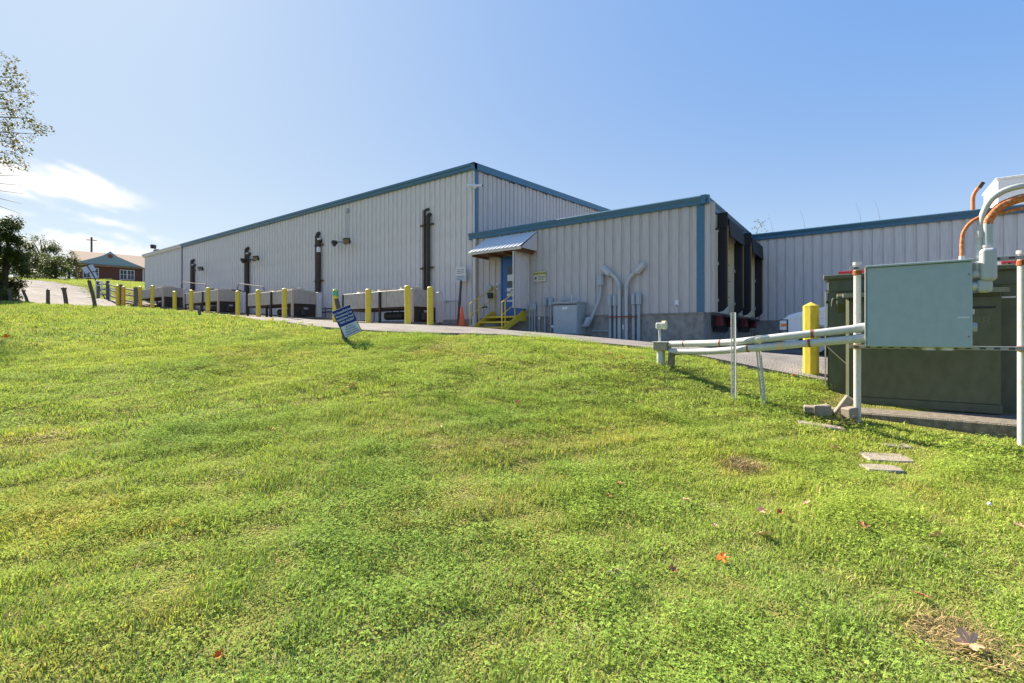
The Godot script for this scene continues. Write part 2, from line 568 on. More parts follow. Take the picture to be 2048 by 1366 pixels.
var driveway_edge := PackedVector2Array([Vector2(40, 6.3), Vector2(16, 6.15), Vector2(12.2, 6.2), Vector2(9.6, 5.95), Vector2(7.6, 6.05), Vector2(5.9, 7.1), Vector2(3.5, 7.9), Vector2(1.2, 7.75), Vector2(-1, 7.3), Vector2(-6, 6.0), Vector2(-11, 5.0), Vector2(-16, 4.85), Vector2(-21.7, 4.72)])
var driveway_poly := PackedVector2Array()
var lot_poly := PackedVector2Array([Vector2(-21.7, 4.72), Vector2(-18.5, 6.6), Vector2(-15.8, 8.3), Vector2(-17.4, 8.75), Vector2(-20.2, 9.6), Vector2(-23, 10.6), Vector2(-28, 11.6), Vector2(-36, 10.0), Vector2(-47, 6.6), Vector2(-42, 2.9), Vector2(-32.5, 4.0), Vector2(-29.2, 4.25), Vector2(-22.6, 4.45)])
var gravel_poly := PackedVector2Array([Vector2(-22.62, 4.1), Vector2(-1, 4.0), Vector2(0.6, 3.6), Vector2(1, 0.02), Vector2(-37, 0.02), Vector2(-36.5, 2.2), Vector2(-29, 3.9)])


func is_paved(x: float, z: float) -> bool:
	var p = Vector2(x, z)
	return Geometry2D.is_point_in_polygon(p, driveway_poly) or Geometry2D.is_point_in_polygon(p, lot_poly) or Geometry2D.is_point_in_polygon(p, gravel_poly)


func sheet(poly: PackedVector2Array, step: float, lift: float, skirt: float) -> MB:
	# A surface laid on the land within an outline, with a thin edge all round
	var b = MB.new()
	var lo = poly[0]
	var hi = poly[0]
	for p in poly:
		lo = lo.min(p)
		hi = hi.max(p)
	var x = floorf(lo.x / step) * step
	while x < hi.x:
		var z = floorf(lo.y / step) * step
		while z < hi.y:
			var cell = PackedVector2Array([Vector2(x, z), Vector2(x + step, z), Vector2(x + step, z + step), Vector2(x, z + step)])
			for piece in Geometry2D.intersect_polygons(cell, poly):
				var t = Geometry2D.triangulate_polygon(piece)
				for i in range(0, t.size(), 3):
					var q = []
					var nn = []
					for k in 3:
						var p = piece[t[i + k]]
						q.append(Vector3(p.x, land(p.x, p.y) + lift, p.y))
						nn.append(Vector3(land(p.x - 0.3, p.y) - land(p.x + 0.3, p.y), 0.6, land(p.x, p.y - 0.3) - land(p.x, p.y + 0.3)).normalized())
					if (q[1] - q[0]).cross(q[2] - q[0]).y > 0:
						b.tri(q[0], q[1], q[2], nn[0], nn[1], nn[2])
					else:
						b.tri(q[0], q[2], q[1], nn[0], nn[2], nn[1])
			z += step
		x += step
	for i in poly.size():
		var a = poly[i]
		var c = poly[(i + 1) % poly.size()]
		var m = maxi(1, int(a.distance_to(c) / step))
		for k in m:
			var p = a.lerp(c, float(k) / m)
			var q = a.lerp(c, float(k + 1) / m)
			var P = Vector3(p.x, land(p.x, p.y) + lift, p.y)
			var Q = Vector3(q.x, land(q.x, q.y) + lift, q.y)
			b.quad(P, Q, Q - Vector3.UP * skirt, P - Vector3.UP * skirt)
	return b


func build_land():
	rough_noise = noise(0.55, 41, 3)
	rut_noise = noise(1.0, 42, 2)
	land_solve()
	driveway_poly = driveway_edge.duplicate()
	for p in [Vector2(-22.6, 4.45), Vector2(-22.6, 4.1), Vector2(-1, 4.0), Vector2(0.6, 3.6), Vector2(1, 0.05), Vector2(8.95, 0.05), Vector2(8.95, -6.95), Vector2(40, -6.95)]:
		driveway_poly.append(p)
	var xs = []
	var x = -400.0
	for k in [-400.0, -250.0, -160.0]:
		xs.append(k)
	x = -110.0
	while x < GX0 - 0.1:
		xs.append(x)
		x += 2.0
	for i in 225:
		xs.append(GX0 + i * 0.25)
	for k in [22.0, 25.0, 30.0, 36.0, 45.0, 60.0, 120.0, 300.0]:
		xs.append(k)
	var zs = [-400.0, -200.0, -100.0]
	for k in 11:
		zs.append(-55.0 + k * 4.0)
	zs.append(-11.0)
	for i in 120:
		zs.append(GZ0 + i * 0.25)
	for k in [22.5, 25.0, 30.0, 40.0, 55.0, 75.0, 150.0, 400.0]:
		zs.append(k)
	var hs = PackedFloat32Array()
	for zz in zs:
		for xx in xs:
			var h = land(xx, zz)
			if xx > GX0 and xx < 21 and zz > GZ0 and zz < 21:
				if is_paved(xx, zz):
					h -= 0.07
				else:
					h += lawn_rough(xx, zz) * clampf((zz - 4.0) / 3.0, 0.0, 1.0)
			elif xx <= GX0 and xx > -60 and is_paved(xx, zz):
				h -= 0.15
			hs.append(h)
	var nx = xs.size()
	var b = MB.new()
	var nor = func(i, k):
		var i0 = maxi(0, i - 1); var i1 = mini(nx - 1, i + 1)
		var k0 = maxi(0, k - 1); var k1 = mini(zs.size() - 1, k + 1)
		return Vector3(-(hs[k * nx + i1] - hs[k * nx + i0]) / (xs[i1] - xs[i0]), 1.0, -(hs[k1 * nx + i] - hs[k0 * nx + i]) / (zs[k1] - zs[k0])).normalized()
	var N = []
	for k in zs.size():
		for i in nx:
			N.append(nor.call(i, k))
	for k in zs.size() - 1:
		for i in nx - 1:
			var p00 = Vector3(xs[i], hs[k * nx + i], zs[k]); var p10 = Vector3(xs[i + 1], hs[k * nx + i + 1], zs[k])
			var p01 = Vector3(xs[i], hs[(k + 1) * nx + i], zs[k + 1]); var p11 = Vector3(xs[i + 1], hs[(k + 1) * nx + i + 1], zs[k + 1])
			b.tri(p00, p01, p11, N[k * nx + i], N[(k + 1) * nx + i], N[(k + 1) * nx + i + 1])
			b.tri(p00, p11, p10, N[k * nx + i], N[(k + 1) * nx + i + 1], N[k * nx + i + 1])
	setting("ground", b, M.lawn_soil, "green lawn rising from the camera to the driveway and up the hill")
	setting("driveway", sheet(driveway_poly, 0.5, 0.045, 0.12), M.asphalt, "worn pale asphalt driveway along the metal buildings")
	setting("hill_pavement", sheet(lot_poly, 0.75, 0.010, 0.1), M.asphalt, "pale sunlit pavement climbing the hill behind the old wooden posts")
	setting("gravel_bed", sheet(gravel_poly, 0.75, 0.004, 0.08), M.gravel, "dark gravel strip under the condensing units")


# ---------------------------------------------------------------- buildings

var panel_cache := {}
const PITCH := 0.3048
const PANEL := 0.9144


func panel_mesh(h: float, ribs := 3) -> ArrayMesh:
	# A ribbed steel wall sheet: x across, y up from 0, z out of the wall
	var key = "%d_%.3f" % [ribs, h]
	if panel_cache.has(key):
		return panel_cache[key]
	var prof = [[0.0, 0.034]]
	for k in ribs:
		var o = k * PITCH
		prof.append_array([[o + 0.176, 0.034], [o + 0.194, -0.006], [o + 0.268, -0.006], [o + 0.286, 0.034], [o + PITCH - 0.002, 0.034]])
	prof.append([ribs * PITCH - 0.0018, -0.004])
	var b = MB.new()
	for i in prof.size() - 1:
		var p = prof[i]
		var q = prof[i + 1]
		b.quad(Vector3(p[0], 0, p[1]), Vector3(q[0], 0, q[1]), Vector3(q[0], h, q[1]), Vector3(p[0], h, p[1]))
		b.quad(Vector3(p[0], 0, -0.012), Vector3(q[0], 0, -0.012), Vector3(q[0], 0, q[1]), Vector3(p[0], 0, p[1]))
	panel_cache[key] = b.mesh()
	return panel_cache[key]


func clad(parent: Node, from: Vector3, along: Vector3, n: int, h, material: Material, skip := []):
	# n sheets side by side; along is the direction, the sheets face up x along reversed; h is a number or a Callable of the sheet's number
	var out = along.cross(Vector3.UP)
	var wob = RandomNumberGenerator.new()
	wob.seed = int(from.x * 91 + from.z * 17) + n
	for k in n:
		if k in skip:
			continue
		var hk = h.call(k) if h is Callable else h
		var o = put(parent, "siding_panel", panel_mesh(snappedf(hk, 0.02)), material, from + along * (PANEL * k) + out * wob.randf_range(0.0, 0.004), Basis(along, Vector3.UP, out))
		o.rotate_object_local(Vector3.UP, wob.randf_range(-0.004, 0.004))


func build_warehouse():
	var w = thing("warehouse", "long tall grey metal warehouse with blue eave trim behind the condensing units", "building", Vector3(0, 0.6, 0))
	var at = func(v): return v - Vector3(0, 0.6, 0)
	var L = 41 * PANEL
	put(w, "wall_core", a_span(at.call(Vector3(-L, -0.6, -24.0)), at.call(Vector3(-0.02, 6.62, -0.045))), M.siding_a)
	clad(w, at.call(Vector3(-L, 0.6, -0.04)), Vector3.RIGHT, 41, 6.0, M.siding_a)
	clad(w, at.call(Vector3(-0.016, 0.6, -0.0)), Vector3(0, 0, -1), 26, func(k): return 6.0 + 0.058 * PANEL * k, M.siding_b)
	put(w, "foundation", a_span(at.call(Vector3(-L, -1.0, -0.044)), at.call(Vector3(0.0, 0.6, -0.006))), M.concrete)
	# the eave gutter: blue for most of its length, pale on the old end bay
	var gut = func(x0, x1, m):
		var b = MB.new()
		b.prism(PackedVector2Array([Vector2(-0.06, 6.60), Vector2(0.07, 6.60), Vector2(0.10, 6.66), Vector2(0.10, 6.74), Vector2(0.14, 6.76), Vector2(0.14, 6.86), Vector2(-0.06, 6.86)]), x0, x1)
		var o = put(w, "eave_gutter", b, m, Vector3(0, -0.6, 0), Basis(Vector3(0, 0, 1), Vector3.UP, Vector3(-1, 0, 0)))
		o.set_meta("label", "blue eave gutter" if m == M.blue_trim else "pale eave gutter on the end bay")
	gut.call(-0.12, 29.35, M.blue_trim)
	gut.call(29.352, L + 0.25, M.white_trim)
	# gable trim that climbs towards the ridge
	var g = MB.new()
	var r = 0.058
	g.prism(PackedVector2Array([Vector2(-0.14, 6.58), Vector2(24.0, 6.58 + 24 * r), Vector2(24.0, 6.86 + 24 * r), Vector2(-0.14, 6.86)]), -0.05, 0.12, 0.012)
	put(w, "gable_trim", g, M.blue_trim, Vector3(0, -0.6, 0), Basis(Vector3(0, 0, -1), Vector3.UP, Vector3(1, 0, 0)))
	put(w, "corner_trim", a_span(at.call(Vector3(-0.01, 0.6, -0.20)), at.call(Vector3(0.035, 6.6, 0.0))), M.blue_trim)
	put(w, "corner_edge", a_span(at.call(Vector3(-0.06, 0.6, -0.03)), at.call(Vector3(0.03, 6.6, 0.012))), M.siding_a)
	var roof = MB.new()
	roof.prism(PackedVector2Array([Vector2(0.0, 6.83), Vector2(24.0, 6.83 + 24 * r), Vector2(48.0, 6.83), Vector2(48.0, 6.75), Vector2(24.0, 6.7 + 24 * r), Vector2(0.0, 6.7)]), -L - 0.1, 0.04)
	put(w, "roof", roof, M.roof_metal, Vector3(0, -0.6, 0), Basis(Vector3(0, 0, -1), Vector3.UP, Vector3(1, 0, 0)))
	var ds = put(w, "downspout", a_span(at.call(Vector3(-29.55, 1.2, 0.0)), at.call(Vector3(-29.40, 6.6, 0.10)), 0.01), M.white_trim)
	ds.set_meta("label", "pale downspout where the end bay joins")
	put(w, "expansion_joint", a_span(at.call(Vector3(-29.39, 0.6, -0.004)), at.call(Vector3(-29.345, 6.6, 0.004))), M.dark_iron)


func eave(parent: Node, x0: float, x1: float, z: float, top: float, low: float):
	var b = MB.new()
	b.prism(PackedVector2Array([Vector2(-0.06, low), Vector2(0.06, low), Vector2(0.075, low + 0.05), Vector2(0.06, low + 0.1), Vector2(0.10, top - 0.08), Vector2(0.12, top - 0.03), Vector2(0.10, top), Vector2(-0.06, top)]), -x1, -x0)
	put(parent, "eave_trim", b, M.blue_trim, Vector3(0, 0, z), Basis(Vector3(0, 0, 1), Vector3.UP, Vector3(-1, 0, 0)))


func build_dock_building():
	var d = thing("loading_dock_building", "low grey metal building with blue eave trim, entrance door and dock corner", "building")
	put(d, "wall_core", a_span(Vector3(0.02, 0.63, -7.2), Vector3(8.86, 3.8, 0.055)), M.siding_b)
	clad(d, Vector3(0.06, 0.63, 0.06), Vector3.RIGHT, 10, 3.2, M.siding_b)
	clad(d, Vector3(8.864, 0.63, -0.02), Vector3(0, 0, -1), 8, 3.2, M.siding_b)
	put(d, "foundation", a_span(Vector3(0.01, -1.5, -7.15), Vector3(8.9, 0.625, 0.12), 0.01), M.concrete)
	put(d, "base_flashing", a_span(Vector3(0.0, 0.6, 0.121), Vector3(8.91, 0.635, 0.145)), M.concrete)
	eave(d, -0.14, 9.06, 0.1, 4.02, 3.77)
	var b = MB.new()
	b.prism(PackedVector2Array([Vector2(-0.06, 3.77), Vector2(0.06, 3.77), Vector2(0.075, 3.82), Vector2(0.06, 3.87), Vector2(0.10, 3.95), Vector2(0.12, 3.99), Vector2(0.10, 4.025), Vector2(-0.06, 4.025)]), -7.0, 0.225)
	put(d, "eave_trim", b, M.blue_trim, Vector3(8.9, 0, 0))
	put(d, "corner_trim", a_span(Vector3(8.70, 0.635, 0.08), Vector3(8.915, 3.78, 0.118), 0.004), M.blue_trim)
	put(d, "corner_trim", a_span(Vector3(8.878, 0.635, -0.06), Vector3(8.93, 3.78, 0.079), 0.004), M.siding_b)
	put(d, "roof", a_span(Vector3(0.0, 3.85, -14.0), Vector3(8.9, 3.99, 0.0)), M.roof_metal)
	# the door and its frame
	var door = put(d, "door", a_span(Vector3(1.56, 0.68, 0.09), Vector3(2.50, 2.83, 0.155), 0.006), M.door_blue)
	door.set_meta("label", "blue steel door with papers taped to its window")
	put(d, "door_frame", a_span(Vector3(1.47, 0.64, 0.07), Vector3(1.558, 2.9, 0.17), 0.006), M.door_blue)
	put(d, "door_frame", a_span(Vector3(2.502, 0.64, 0.07), Vector3(2.585, 2.9, 0.17), 0.006), M.door_blue)
	put(d, "door_frame", a_span(Vector3(1.47, 2.832, 0.071), Vector3(2.585, 2.92, 0.171), 0.006), M.door_blue)
	put(door, "window", a_span(Vector3(1.79, 1.76, 0.156), Vector3(2.27, 2.55, 0.162)), M.glass)
	put(door, "notice", a_span(Vector3(1.80, 1.99, 0.163), Vector3(2.06, 2.23, 0.166)), M.paper)
	put(door, "notice", a_span(Vector3(2.10, 2.24, 0.163), Vector3(2.26, 2.54, 0.166)), M.paper)
	put(door, "nameplate", a_span(Vector3(1.77, 1.42, 0.157), Vector3(2.27, 1.73, 0.163)), M.paper)
	put(door, "nameplate", a_span(Vector3(1.77, 1.21, 0.157), Vector3(2.27, 1.28, 0.163)), M.sign_pale)
	letters(door, "lettering", "HAL", 0.10, Vector3(1.875, 1.565, 0.165), M.ink_dark, Basis.IDENTITY, true, 0.9)
	letters(door, "lettering", "LA", 0.10, Vector3(2.185, 1.565, 0.165), M.ink_dark, Basis.IDENTITY, true, 0.9)
	var dome = MB.new()
	var pts = PackedVector2Array()
	for k in 13:
		var a = PI * k / 12.0
		pts.append(Vector2(cos(a) * 0.075, sin(a) * 0.075))
	dome.prism(pts, 0.0, 0.003)
	dome.prism(PackedVector2Array([Vector2(-0.032, -0.085), Vector2(0.032, -0.085), Vector2(0.032, -0.03), Vector2(-0.032, -0.03)]), 0.0, 0.003)
	put(door, "emblem", dome, M.ink_blue, Vector3(2.04, 1.61, 0.164))
	put(door, "handle", a_tube([Vector3(1.66, 1.6, 0.16), Vector3(1.66, 1.6, 0.205), Vector3(1.76, 1.6, 0.205)], 0.013, 8), M.chrome)


func build_wing():
	var c = thing("warehouse_wing", "grey ribbed metal wing with blue eave trim behind the parked van", "building", Vector3(14, 0, -7))
	var at = func(v): return v - Vector3(14, 0, -7)
	put(c, "wall_core", a_span(at.call(Vector3(8.9, 0.6, -20.0)), at.call(Vector3(29.0, 3.85, -7.045))), M.siding_c)
	clad(c, at.call(Vector3(8.95, 0.55, -7.04)), Vector3.RIGHT, 22, 3.3, M.siding_c)
	put(c, "foundation", a_span(at.call(Vector3(8.95, -1.5, -7.6)), at.call(Vector3(29.0, 0.549, -7.01))), M.concrete)
	eave(c, 8.7 - 14.0, 29.2 - 14.0, 0.0, 4.06, 3.80)
	put(c, "roof", a_span(at.call(Vector3(8.9, 3.9, -20.0)), at.call(Vector3(29.2, 4.02, -7.06))), M.roof_metal)
	var u = thing("rooftop_unit", "large white ventilation box on the roof of the wing", "rooftop unit", Vector3(17.6, 4.02, -10.2))
	put(u, "casing", a_span(Vector3(-1.2, 0.25, -1.2), Vector3(1.6, 1.38, 1.2), 0.02), M.white)
	put(u, "lid", a_span(Vector3(-1.25, 1.381, -1.25), Vector3(1.65, 1.45, 1.25), 0.015), M.white)
	put(u, "curb", a_span(Vector3(-1.1, 0.0, -1.1), Vector3(1.5, 0.249, 1.1)), M.galvanised)
	put(u, "panel_seam", a_span(Vector3(0.2, 0.26, 1.201), Vector3(0.215, 1.37, 1.206)), M.dark_iron)
	var gp = thing("vent_pipe", "rusty gooseneck vent pipe on the roof beside the white box", "pipe", Vector3(15.7, 4.02, -8.4))
	put(gp, "pipe", a_tube(bend([Vector3(0, 0, 0), Vector3(0, 0.85, 0), Vector3(0.2, 1.15, 0.0)], 0.3), 0.06, 12), M.rusty_conduit)
	put(gp, "hood", a_tube([Vector3(0.15, 1.06, 0), Vector3(0.25, 1.23, 0)], 0.075, 12), M.dark_iron)
	var rv = thing("roof_vent", "small pale roof vent above the inner corner of the docks", "vent", Vector3(8.2, 4.0, -6.6))
	put(rv, "curb", a_span(Vector3(-0.3, 0, -0.3), Vector3(0.3, 0.35, 0.3)), M.dock_beige)
	put(rv, "cap", a_span(Vector3(-0.38, 0.352, -0.38), Vector3(0.38, 0.42, 0.38), 0.01), M.dock_beige)
	var wd = thing("roof_weed", "leafy weed growing out of the gutter at the inner roof corner", "weed", Vector3(9.05, 3.98, -6.95))
	var b = MB.new()
	b.colored = true
	var rg = RandomNumberGenerator.new()
	rg.seed = 77
	for k in 26:
		b.col = Color(0.16, 0.21, 0.05) * rg.randf_range(0.7, 1.3)
		leaf(b, Vector3(rg.randf_range(-0.1, 0.5), rg.randf_range(0.05, 0.6), rg.randf_range(-0.1, 0.15)), 0.10, rg)
	put(wd, "leaves", b, M.tree_leaf)
	put(wd, "stem", a_tube([Vector3(0, 0, 0), Vector3(0.12, 0.3, 0), Vector3(0.4, 0.58, 0.05)], 0.008, 5), M.bark)
	for k in 4:
		var p = [Vector3(9.7, 4.05, -6.97), Vector3(10.8, 4.05, -6.97), Vector3(12.55, 4.05, -6.97), Vector3(13.1, 4.05, -6.97)][k]
		var names = ["thin dry stalk above the gutter nearest the docks", "thin dry stalk above the gutter, second from the docks", "thin dry stalk above the gutter, third from the docks", "thin dry stalk above the gutter, fourth from the docks"]
		var s = put(self, "dry_stalk", a_tube([Vector3.ZERO, Vector3(-0.05, 0.35, 0), Vector3(-0.16, 0.75, 0.02)], [0.005, 0.0035, 0.002], 5), M.grey_wood, p)
		tag(s, names[k], "weed", "dry stalks along the gutter")


func leaf(b: MB, at: Vector3, size: float, rg: RandomNumberGenerator, lay := 0.0):
	# a pointed leaf folded along its middle
	var d = Vector3(rg.randf_range(-1, 1), rg.randf_range(-0.7, 0.7) * (1.0 - lay), rg.randf_range(-1, 1)).normalized()
	var s = d.cross(Vector3(rg.randf_range(-0.6, 0.6), 1, rg.randf_range(-0.6, 0.6))).normalized()
	var u = s.cross(d).normalized()
	var tip = at + d * size
	var mid = at + d * size * 0.45
	var l = mid + s * size * 0.3 + u * size * 0.08
	var r = mid - s * size * 0.3 + u * size * 0.08
	b.flat(at, l, tip)
	b.flat(at, tip, r)


func build_entrance():
	# awning, its side screen, the steps
	var a = thing("door_awning", "small sloped metal awning above the blue door", "awning", Vector3(1.93, 3.0, 0.13))
	var x0 = -1.19
	var x1 = 1.19
	var n = 13
	var wdt = (x1 - x0) / n
	var slope = MB.new()
	for k in n:
		var xa = x0 + wdt * k
		var h = [0.0, 0.0, 0.028, 0.028, 0.0]
		var xx = [0.0, wdt * 0.62, wdt * 0.70, wdt * 0.92, wdt]
		for i in 4:
			slope.quad(Vector3(xa + xx[i], 0.03 + h[i], 1.06), Vector3(xa + xx[i + 1], 0.03 + h[i + 1], 1.06), Vector3(xa + xx[i + 1], 0.72 + h[i + 1], 0.0), Vector3(xa + xx[i], 0.72 + h[i], 0.0))
			slope.quad(Vector3(xa + xx[i], 0.022, 1.06), Vector3(xa + xx[i + 1], 0.022, 1.06), Vector3(xa + xx[i + 1], 0.031 + h[i + 1], 1.06), Vector3(xa + xx[i], 0.031 + h[i], 1.06))
	put(a, "roof_sheet", slope, M.awning_metal)
	for sx in [x0, x1 - 0.03]:
		var t = MB.new()
		t.prism(PackedVector2Array([Vector2(0.0, 0.0), Vector2(1.0, 0.0), Vector2(0.0, 0.69)]), -sx - 0.03, -sx)
		put(a, "side_cheek", t, M.siding_c, Vector3.ZERO, Basis(Vector3(0, 0, 1), Vector3.UP, Vector3(-1, 0, 0)))
	put(a, "fascia", a_span(Vector3(x0 - 0.01, -0.06, 1.0), Vector3(x1 + 0.01, 0.025, 1.03), 0.006), M.white_trim)
	put(a, "soffit", a_span(Vector3(x0 + 0.03, -0.03, 0.02), Vector3(x1 - 0.03, -0.005, 0.995)), M.awning_wood)
	for k in 4:
		put(a, "rafter", a_span(Vector3(x0 + 0.1 + k * 0.7, -0.12, 0.03), Vector3(x0 + 0.15 + k * 0.7, -0.031, 0.97)), M.awning_wood)
	var s = thing("wind_screen", "pale ribbed metal screen hanging beside the blue door under the awning", "screen", Vector3(2.74, 0.92, 0.15))
	for k in 3:
		put(s, "siding_panel", panel_mesh(2.0, 1), M.siding_c, Vector3(0.02, 0, 0.915 - 0.305 * k), Basis(Vector3(0, 0, -1), Vector3.UP, Vector3(1, 0, 0)))
	put(s, "frame", a_span(Vector3(-0.03, 0.0, 0.0), Vector3(0.015, 2.0, 0.925)), M.siding_c)
	var st = thing("entry_steps", "yellow painted steel steps with handrails below the blue door", "steps", Vector3(1.9, 0.05, 0.13))
	var y0 = 0.05
	for k in 3:
		var y = [0.60, 0.40, 0.20][k]
		var z = [0.0, 0.62, 1.02][k]
		var dz = [0.62, 0.42, 0.42][k]
		put(st, "tread", a_span(Vector3(-0.68, y - 0.06, z), Vector3(0.72, y, z + dz - 0.02), 0.008), M.step_yellow)
	for sx in [-0.72, 0.725]:
		var b = MB.new()
		b.prism(PackedVector2Array([Vector2(0.0, 0.42), Vector2(0.45, 0.42), Vector2(1.42, -0.02), Vector2(1.62, -0.02), Vector2(1.62, 0.06), Vector2(0.25, 0.80), Vector2(0.0, 0.80)]), -sx - 0.03, -sx)
		put(st, "stringer", b, M.step_yellow, Vector3.ZERO, Basis(Vector3(0, 0, 1), Vector3(0, 1, 0), Vector3(-1, 0, 0)))
		var back = 0.12 if sx < 0 else 0.75
		var rail = func(lift):
			return [Vector3(sx + 0.015, 0.09 + lift, 1.5), Vector3(sx + 0.015, 0.09 + lift + (1.5 - back) * 0.53, back)]
		put(st, "handrail", a_tube(rail.call(0.93), 0.02, 8), M.step_yellow)
		put(st, "handrail", a_tube(rail.call(0.5), 0.018, 8), M.step_yellow)
		for z in [1.5, (1.5 + back) / 2 + 0.2, back]:
			var y = 0.06 + (1.5 - z) * 0.53
			put(st, "rail_post", a_tube([Vector3(sx + 0.045, y - 0.06, z), Vector3(sx + 0.045, y + 0.97, z)], 0.02, 8), M.step_yellow)
	# things fixed to the wall round the door
	var dn = thing("downspout", "pale downspout left of the door running into a white plastic drain", "downspout", Vector3(0.2, 0.2, 0.15))
	put(dn, "pipe", a_span(Vector3(-0.07, 0.45, 0.0), Vector3(0.07, 3.56, 0.09), 0.012), M.siding_c)
	put(dn, "adapter", a_tube([Vector3(0.0, 0.10, 0.05), Vector3(0.0, 0.46, 0.05)], 0.095, 14), M.white)
	put(dn, "drain_pipe", a_tube(bend([Vector3(-0.18, 0.05, 0.75), Vector3(0.0, 0.05, 0.5), Vector3(0.0, 0.12, 0.05)], 0.2), 0.075, 12), M.white)
	var mb = thing("mailbox", "small black mailbox on the wall left of the blue door", "mailbox", Vector3(1.02, 1.38, 0.14))
	put(mb, "body", a_span(Vector3(-0.13, 0, 0), Vector3(0.13, 0.2, 0.12), 0.02), M.black)
	put(mb, "flap", a_span(Vector3(-0.135, 0.14, 0.121), Vector3(0.135, 0.21, 0.135), 0.005), M.dark_iron)
	var bl = thing("wall_lamp", "little grey box lamp above the black mailbox", "lamp", Vector3(0.96, 1.72, 0.14))
	put(bl, "housing", a_span(Vector3(-0.12, 0, 0), Vector3(0.12, 0.14, 0.12), 0.02), M.conduit_grey)
	put(bl, "lens", a_span(Vector3(-0.09, -0.02, 0.02), Vector3(0.09, -0.001, 0.1)), M.lamp_lens)
	var lk = thing("key_pad", "narrow pale keypad beside the frame of the blue door", "keypad", Vector3(1.30, 1.70, 0.14))
	put(lk, "plate", a_span(Vector3(-0.06, 0, 0), Vector3(0.06, 0.24, 0.02), 0.008), M.white)
	put(lk, "slot", a_span(Vector3(-0.02, 0.06, 0.0205), Vector3(0.02, 0.18, 0.03)), M.black)
	var pe = thing("pipe_stub", "short dark pipe stub sticking out of the wall below the mailbox", "pipe", Vector3(0.78, 1.05, 0.14))
	put(pe, "pipe", a_tube([Vector3(0, 0, 0), Vector3(0, 0, 0.16), Vector3(-0.1, -0.02, 0.2)], 0.03, 8), M.dark_iron)
	var no = thing("security_notice", "yellow and white security notice on the wall right of the awning", "sign", Vector3(3.25, 2.07, 0.15))
	put(no, "board", a_span(Vector3(-0.25, -0.18, 0.0), Vector3(0.25, 0.18, 0.012), 0.003), M.notice_pale)
	put(no, "heading", a_span(Vector3(-0.24, 0.04, 0.0125), Vector3(0.24, 0.17, 0.015)), M.notice_yellow)
	letters(no, "lettering", "SECURITY NOTICE", 0.055, Vector3(0, 0.105, 0.017), M.ink_dark, Basis.IDENTITY, true, 0.86)
	letters(no, "lettering", "THIS AREA IS UNDER", 0.026, Vector3(0.06, -0.01, 0.014), M.ink_dark)
	letters(no, "lettering", "24 HOUR VIDEO", 0.026, Vector3(0.06, -0.06, 0.014), M.ink_dark)
	letters(no, "lettering", "SURVEILLANCE", 0.026, Vector3(0.06, -0.11, 0.014), M.ink_dark)
	put(no, "pictogram", a_span(Vector3(-0.21, -0.10, 0.0125), Vector3(-0.13, -0.02, 0.015)), M.ink_dark)
	# paper notices on a dark post by the corner
	var ps = thing("notice_post", "dark leaning post carrying white paper notices at the warehouse corner", "sign post", Vector3(-0.5, 0.35, 0.25))
	put(ps, "post", a_tube([Vector3(-0.05, 0, 0.1), Vector3(0.03, 1.82, 0.0)], 0.05, 6, true, false), M.old_wood)
	put(ps, "notice", a_span(Vector3(-0.27, 2.04, 0.0), Vector3(0.27, 2.33, 0.015)), M.paper)
	put(ps, "notice", a_span(Vector3(-0.25, 1.80, 0.0), Vector3(0.25, 2.02, 0.015)), M.sign_pale)
	for k in 3:
		put(ps, "print_line", a_span(Vector3(-0.2, 2.24 - 0.07 * k, 0.0155), Vector3(0.2, 2.26 - 0.07 * k, 0.017)), M.ink_dark)
		put(ps, "print_line", a_span(Vector3(-0.2, 1.97 - 0.06 * k, 0.0155), Vector3(0.18, 1.985 - 0.06 * k, 0.017)), M.ink_dark)
	put(ps, "backboard", a_span(Vector3(-0.28, 1.77, -0.02), Vector3(0.28, 2.35, -0.001)), M.white)
	var cn = thing("traffic_cone", "orange traffic cone beside the yellow steps", "cone", Vector3(0.93, land(0.93, 1.75) + 0.045, 1.75))
	put(cn, "base", a_span(Vector3(-0.18, 0, -0.18), Vector3(0.18, 0.035, 0.18), 0.008), M.cone_orange)
	var cone = MB.new()
	cone.lathe(Vector3.ZERO, [[0.135, 0.035], [0.035, 0.68], [0.03, 0.70], [0.0, 0.70]], 20)
	put(cn, "body", cone, M.cone_orange)
	var hp = thing("wall_conduit", "thin grey conduit running low along the warehouse wall to the corner", "conduit", Vector3(-1.5, 1.37, 0.06))
	put(hp, "pipe", a_tube(bend([Vector3(-1.0, 0, 0), Vector3(0.68, 0.0, 0), Vector3(0.72, -1.0, 0)], 0.08), 0.018, 8), M.conduit_grey)
	put(hp, "junction", a_span(Vector3(-0.05, -0.05, -0.02), Vector3(0.05, 0.05, 0.05), 0.01), M.conduit_grey)
	var cam = thing("security_camera", "white twin security camera on the blue corner trim under the roof", "camera", Vector3(0.04, 5.92, 0.04))
	put(cam, "bracket", a_span(Vector3(-0.06, -0.08, -0.08), Vector3(0.05, 0.1, 0.04), 0.01), M.white)
	put(cam, "body", a_tube([Vector3(-0.02, 0.03, 0.02), Vector3(-0.1, -0.02, 0.3)], 0.06, 12), M.white)
	put(cam, "body", a_tube([Vector3(0.03, 0.03, -0.05), Vector3(0.33, 0.01, -0.12)], 0.055, 12), M.white)
	put(cam, "lens", a_tube([Vector3(0.33, 0.01, -0.12), Vector3(0.36, 0.008, -0.127)], 0.04, 12), M.black)


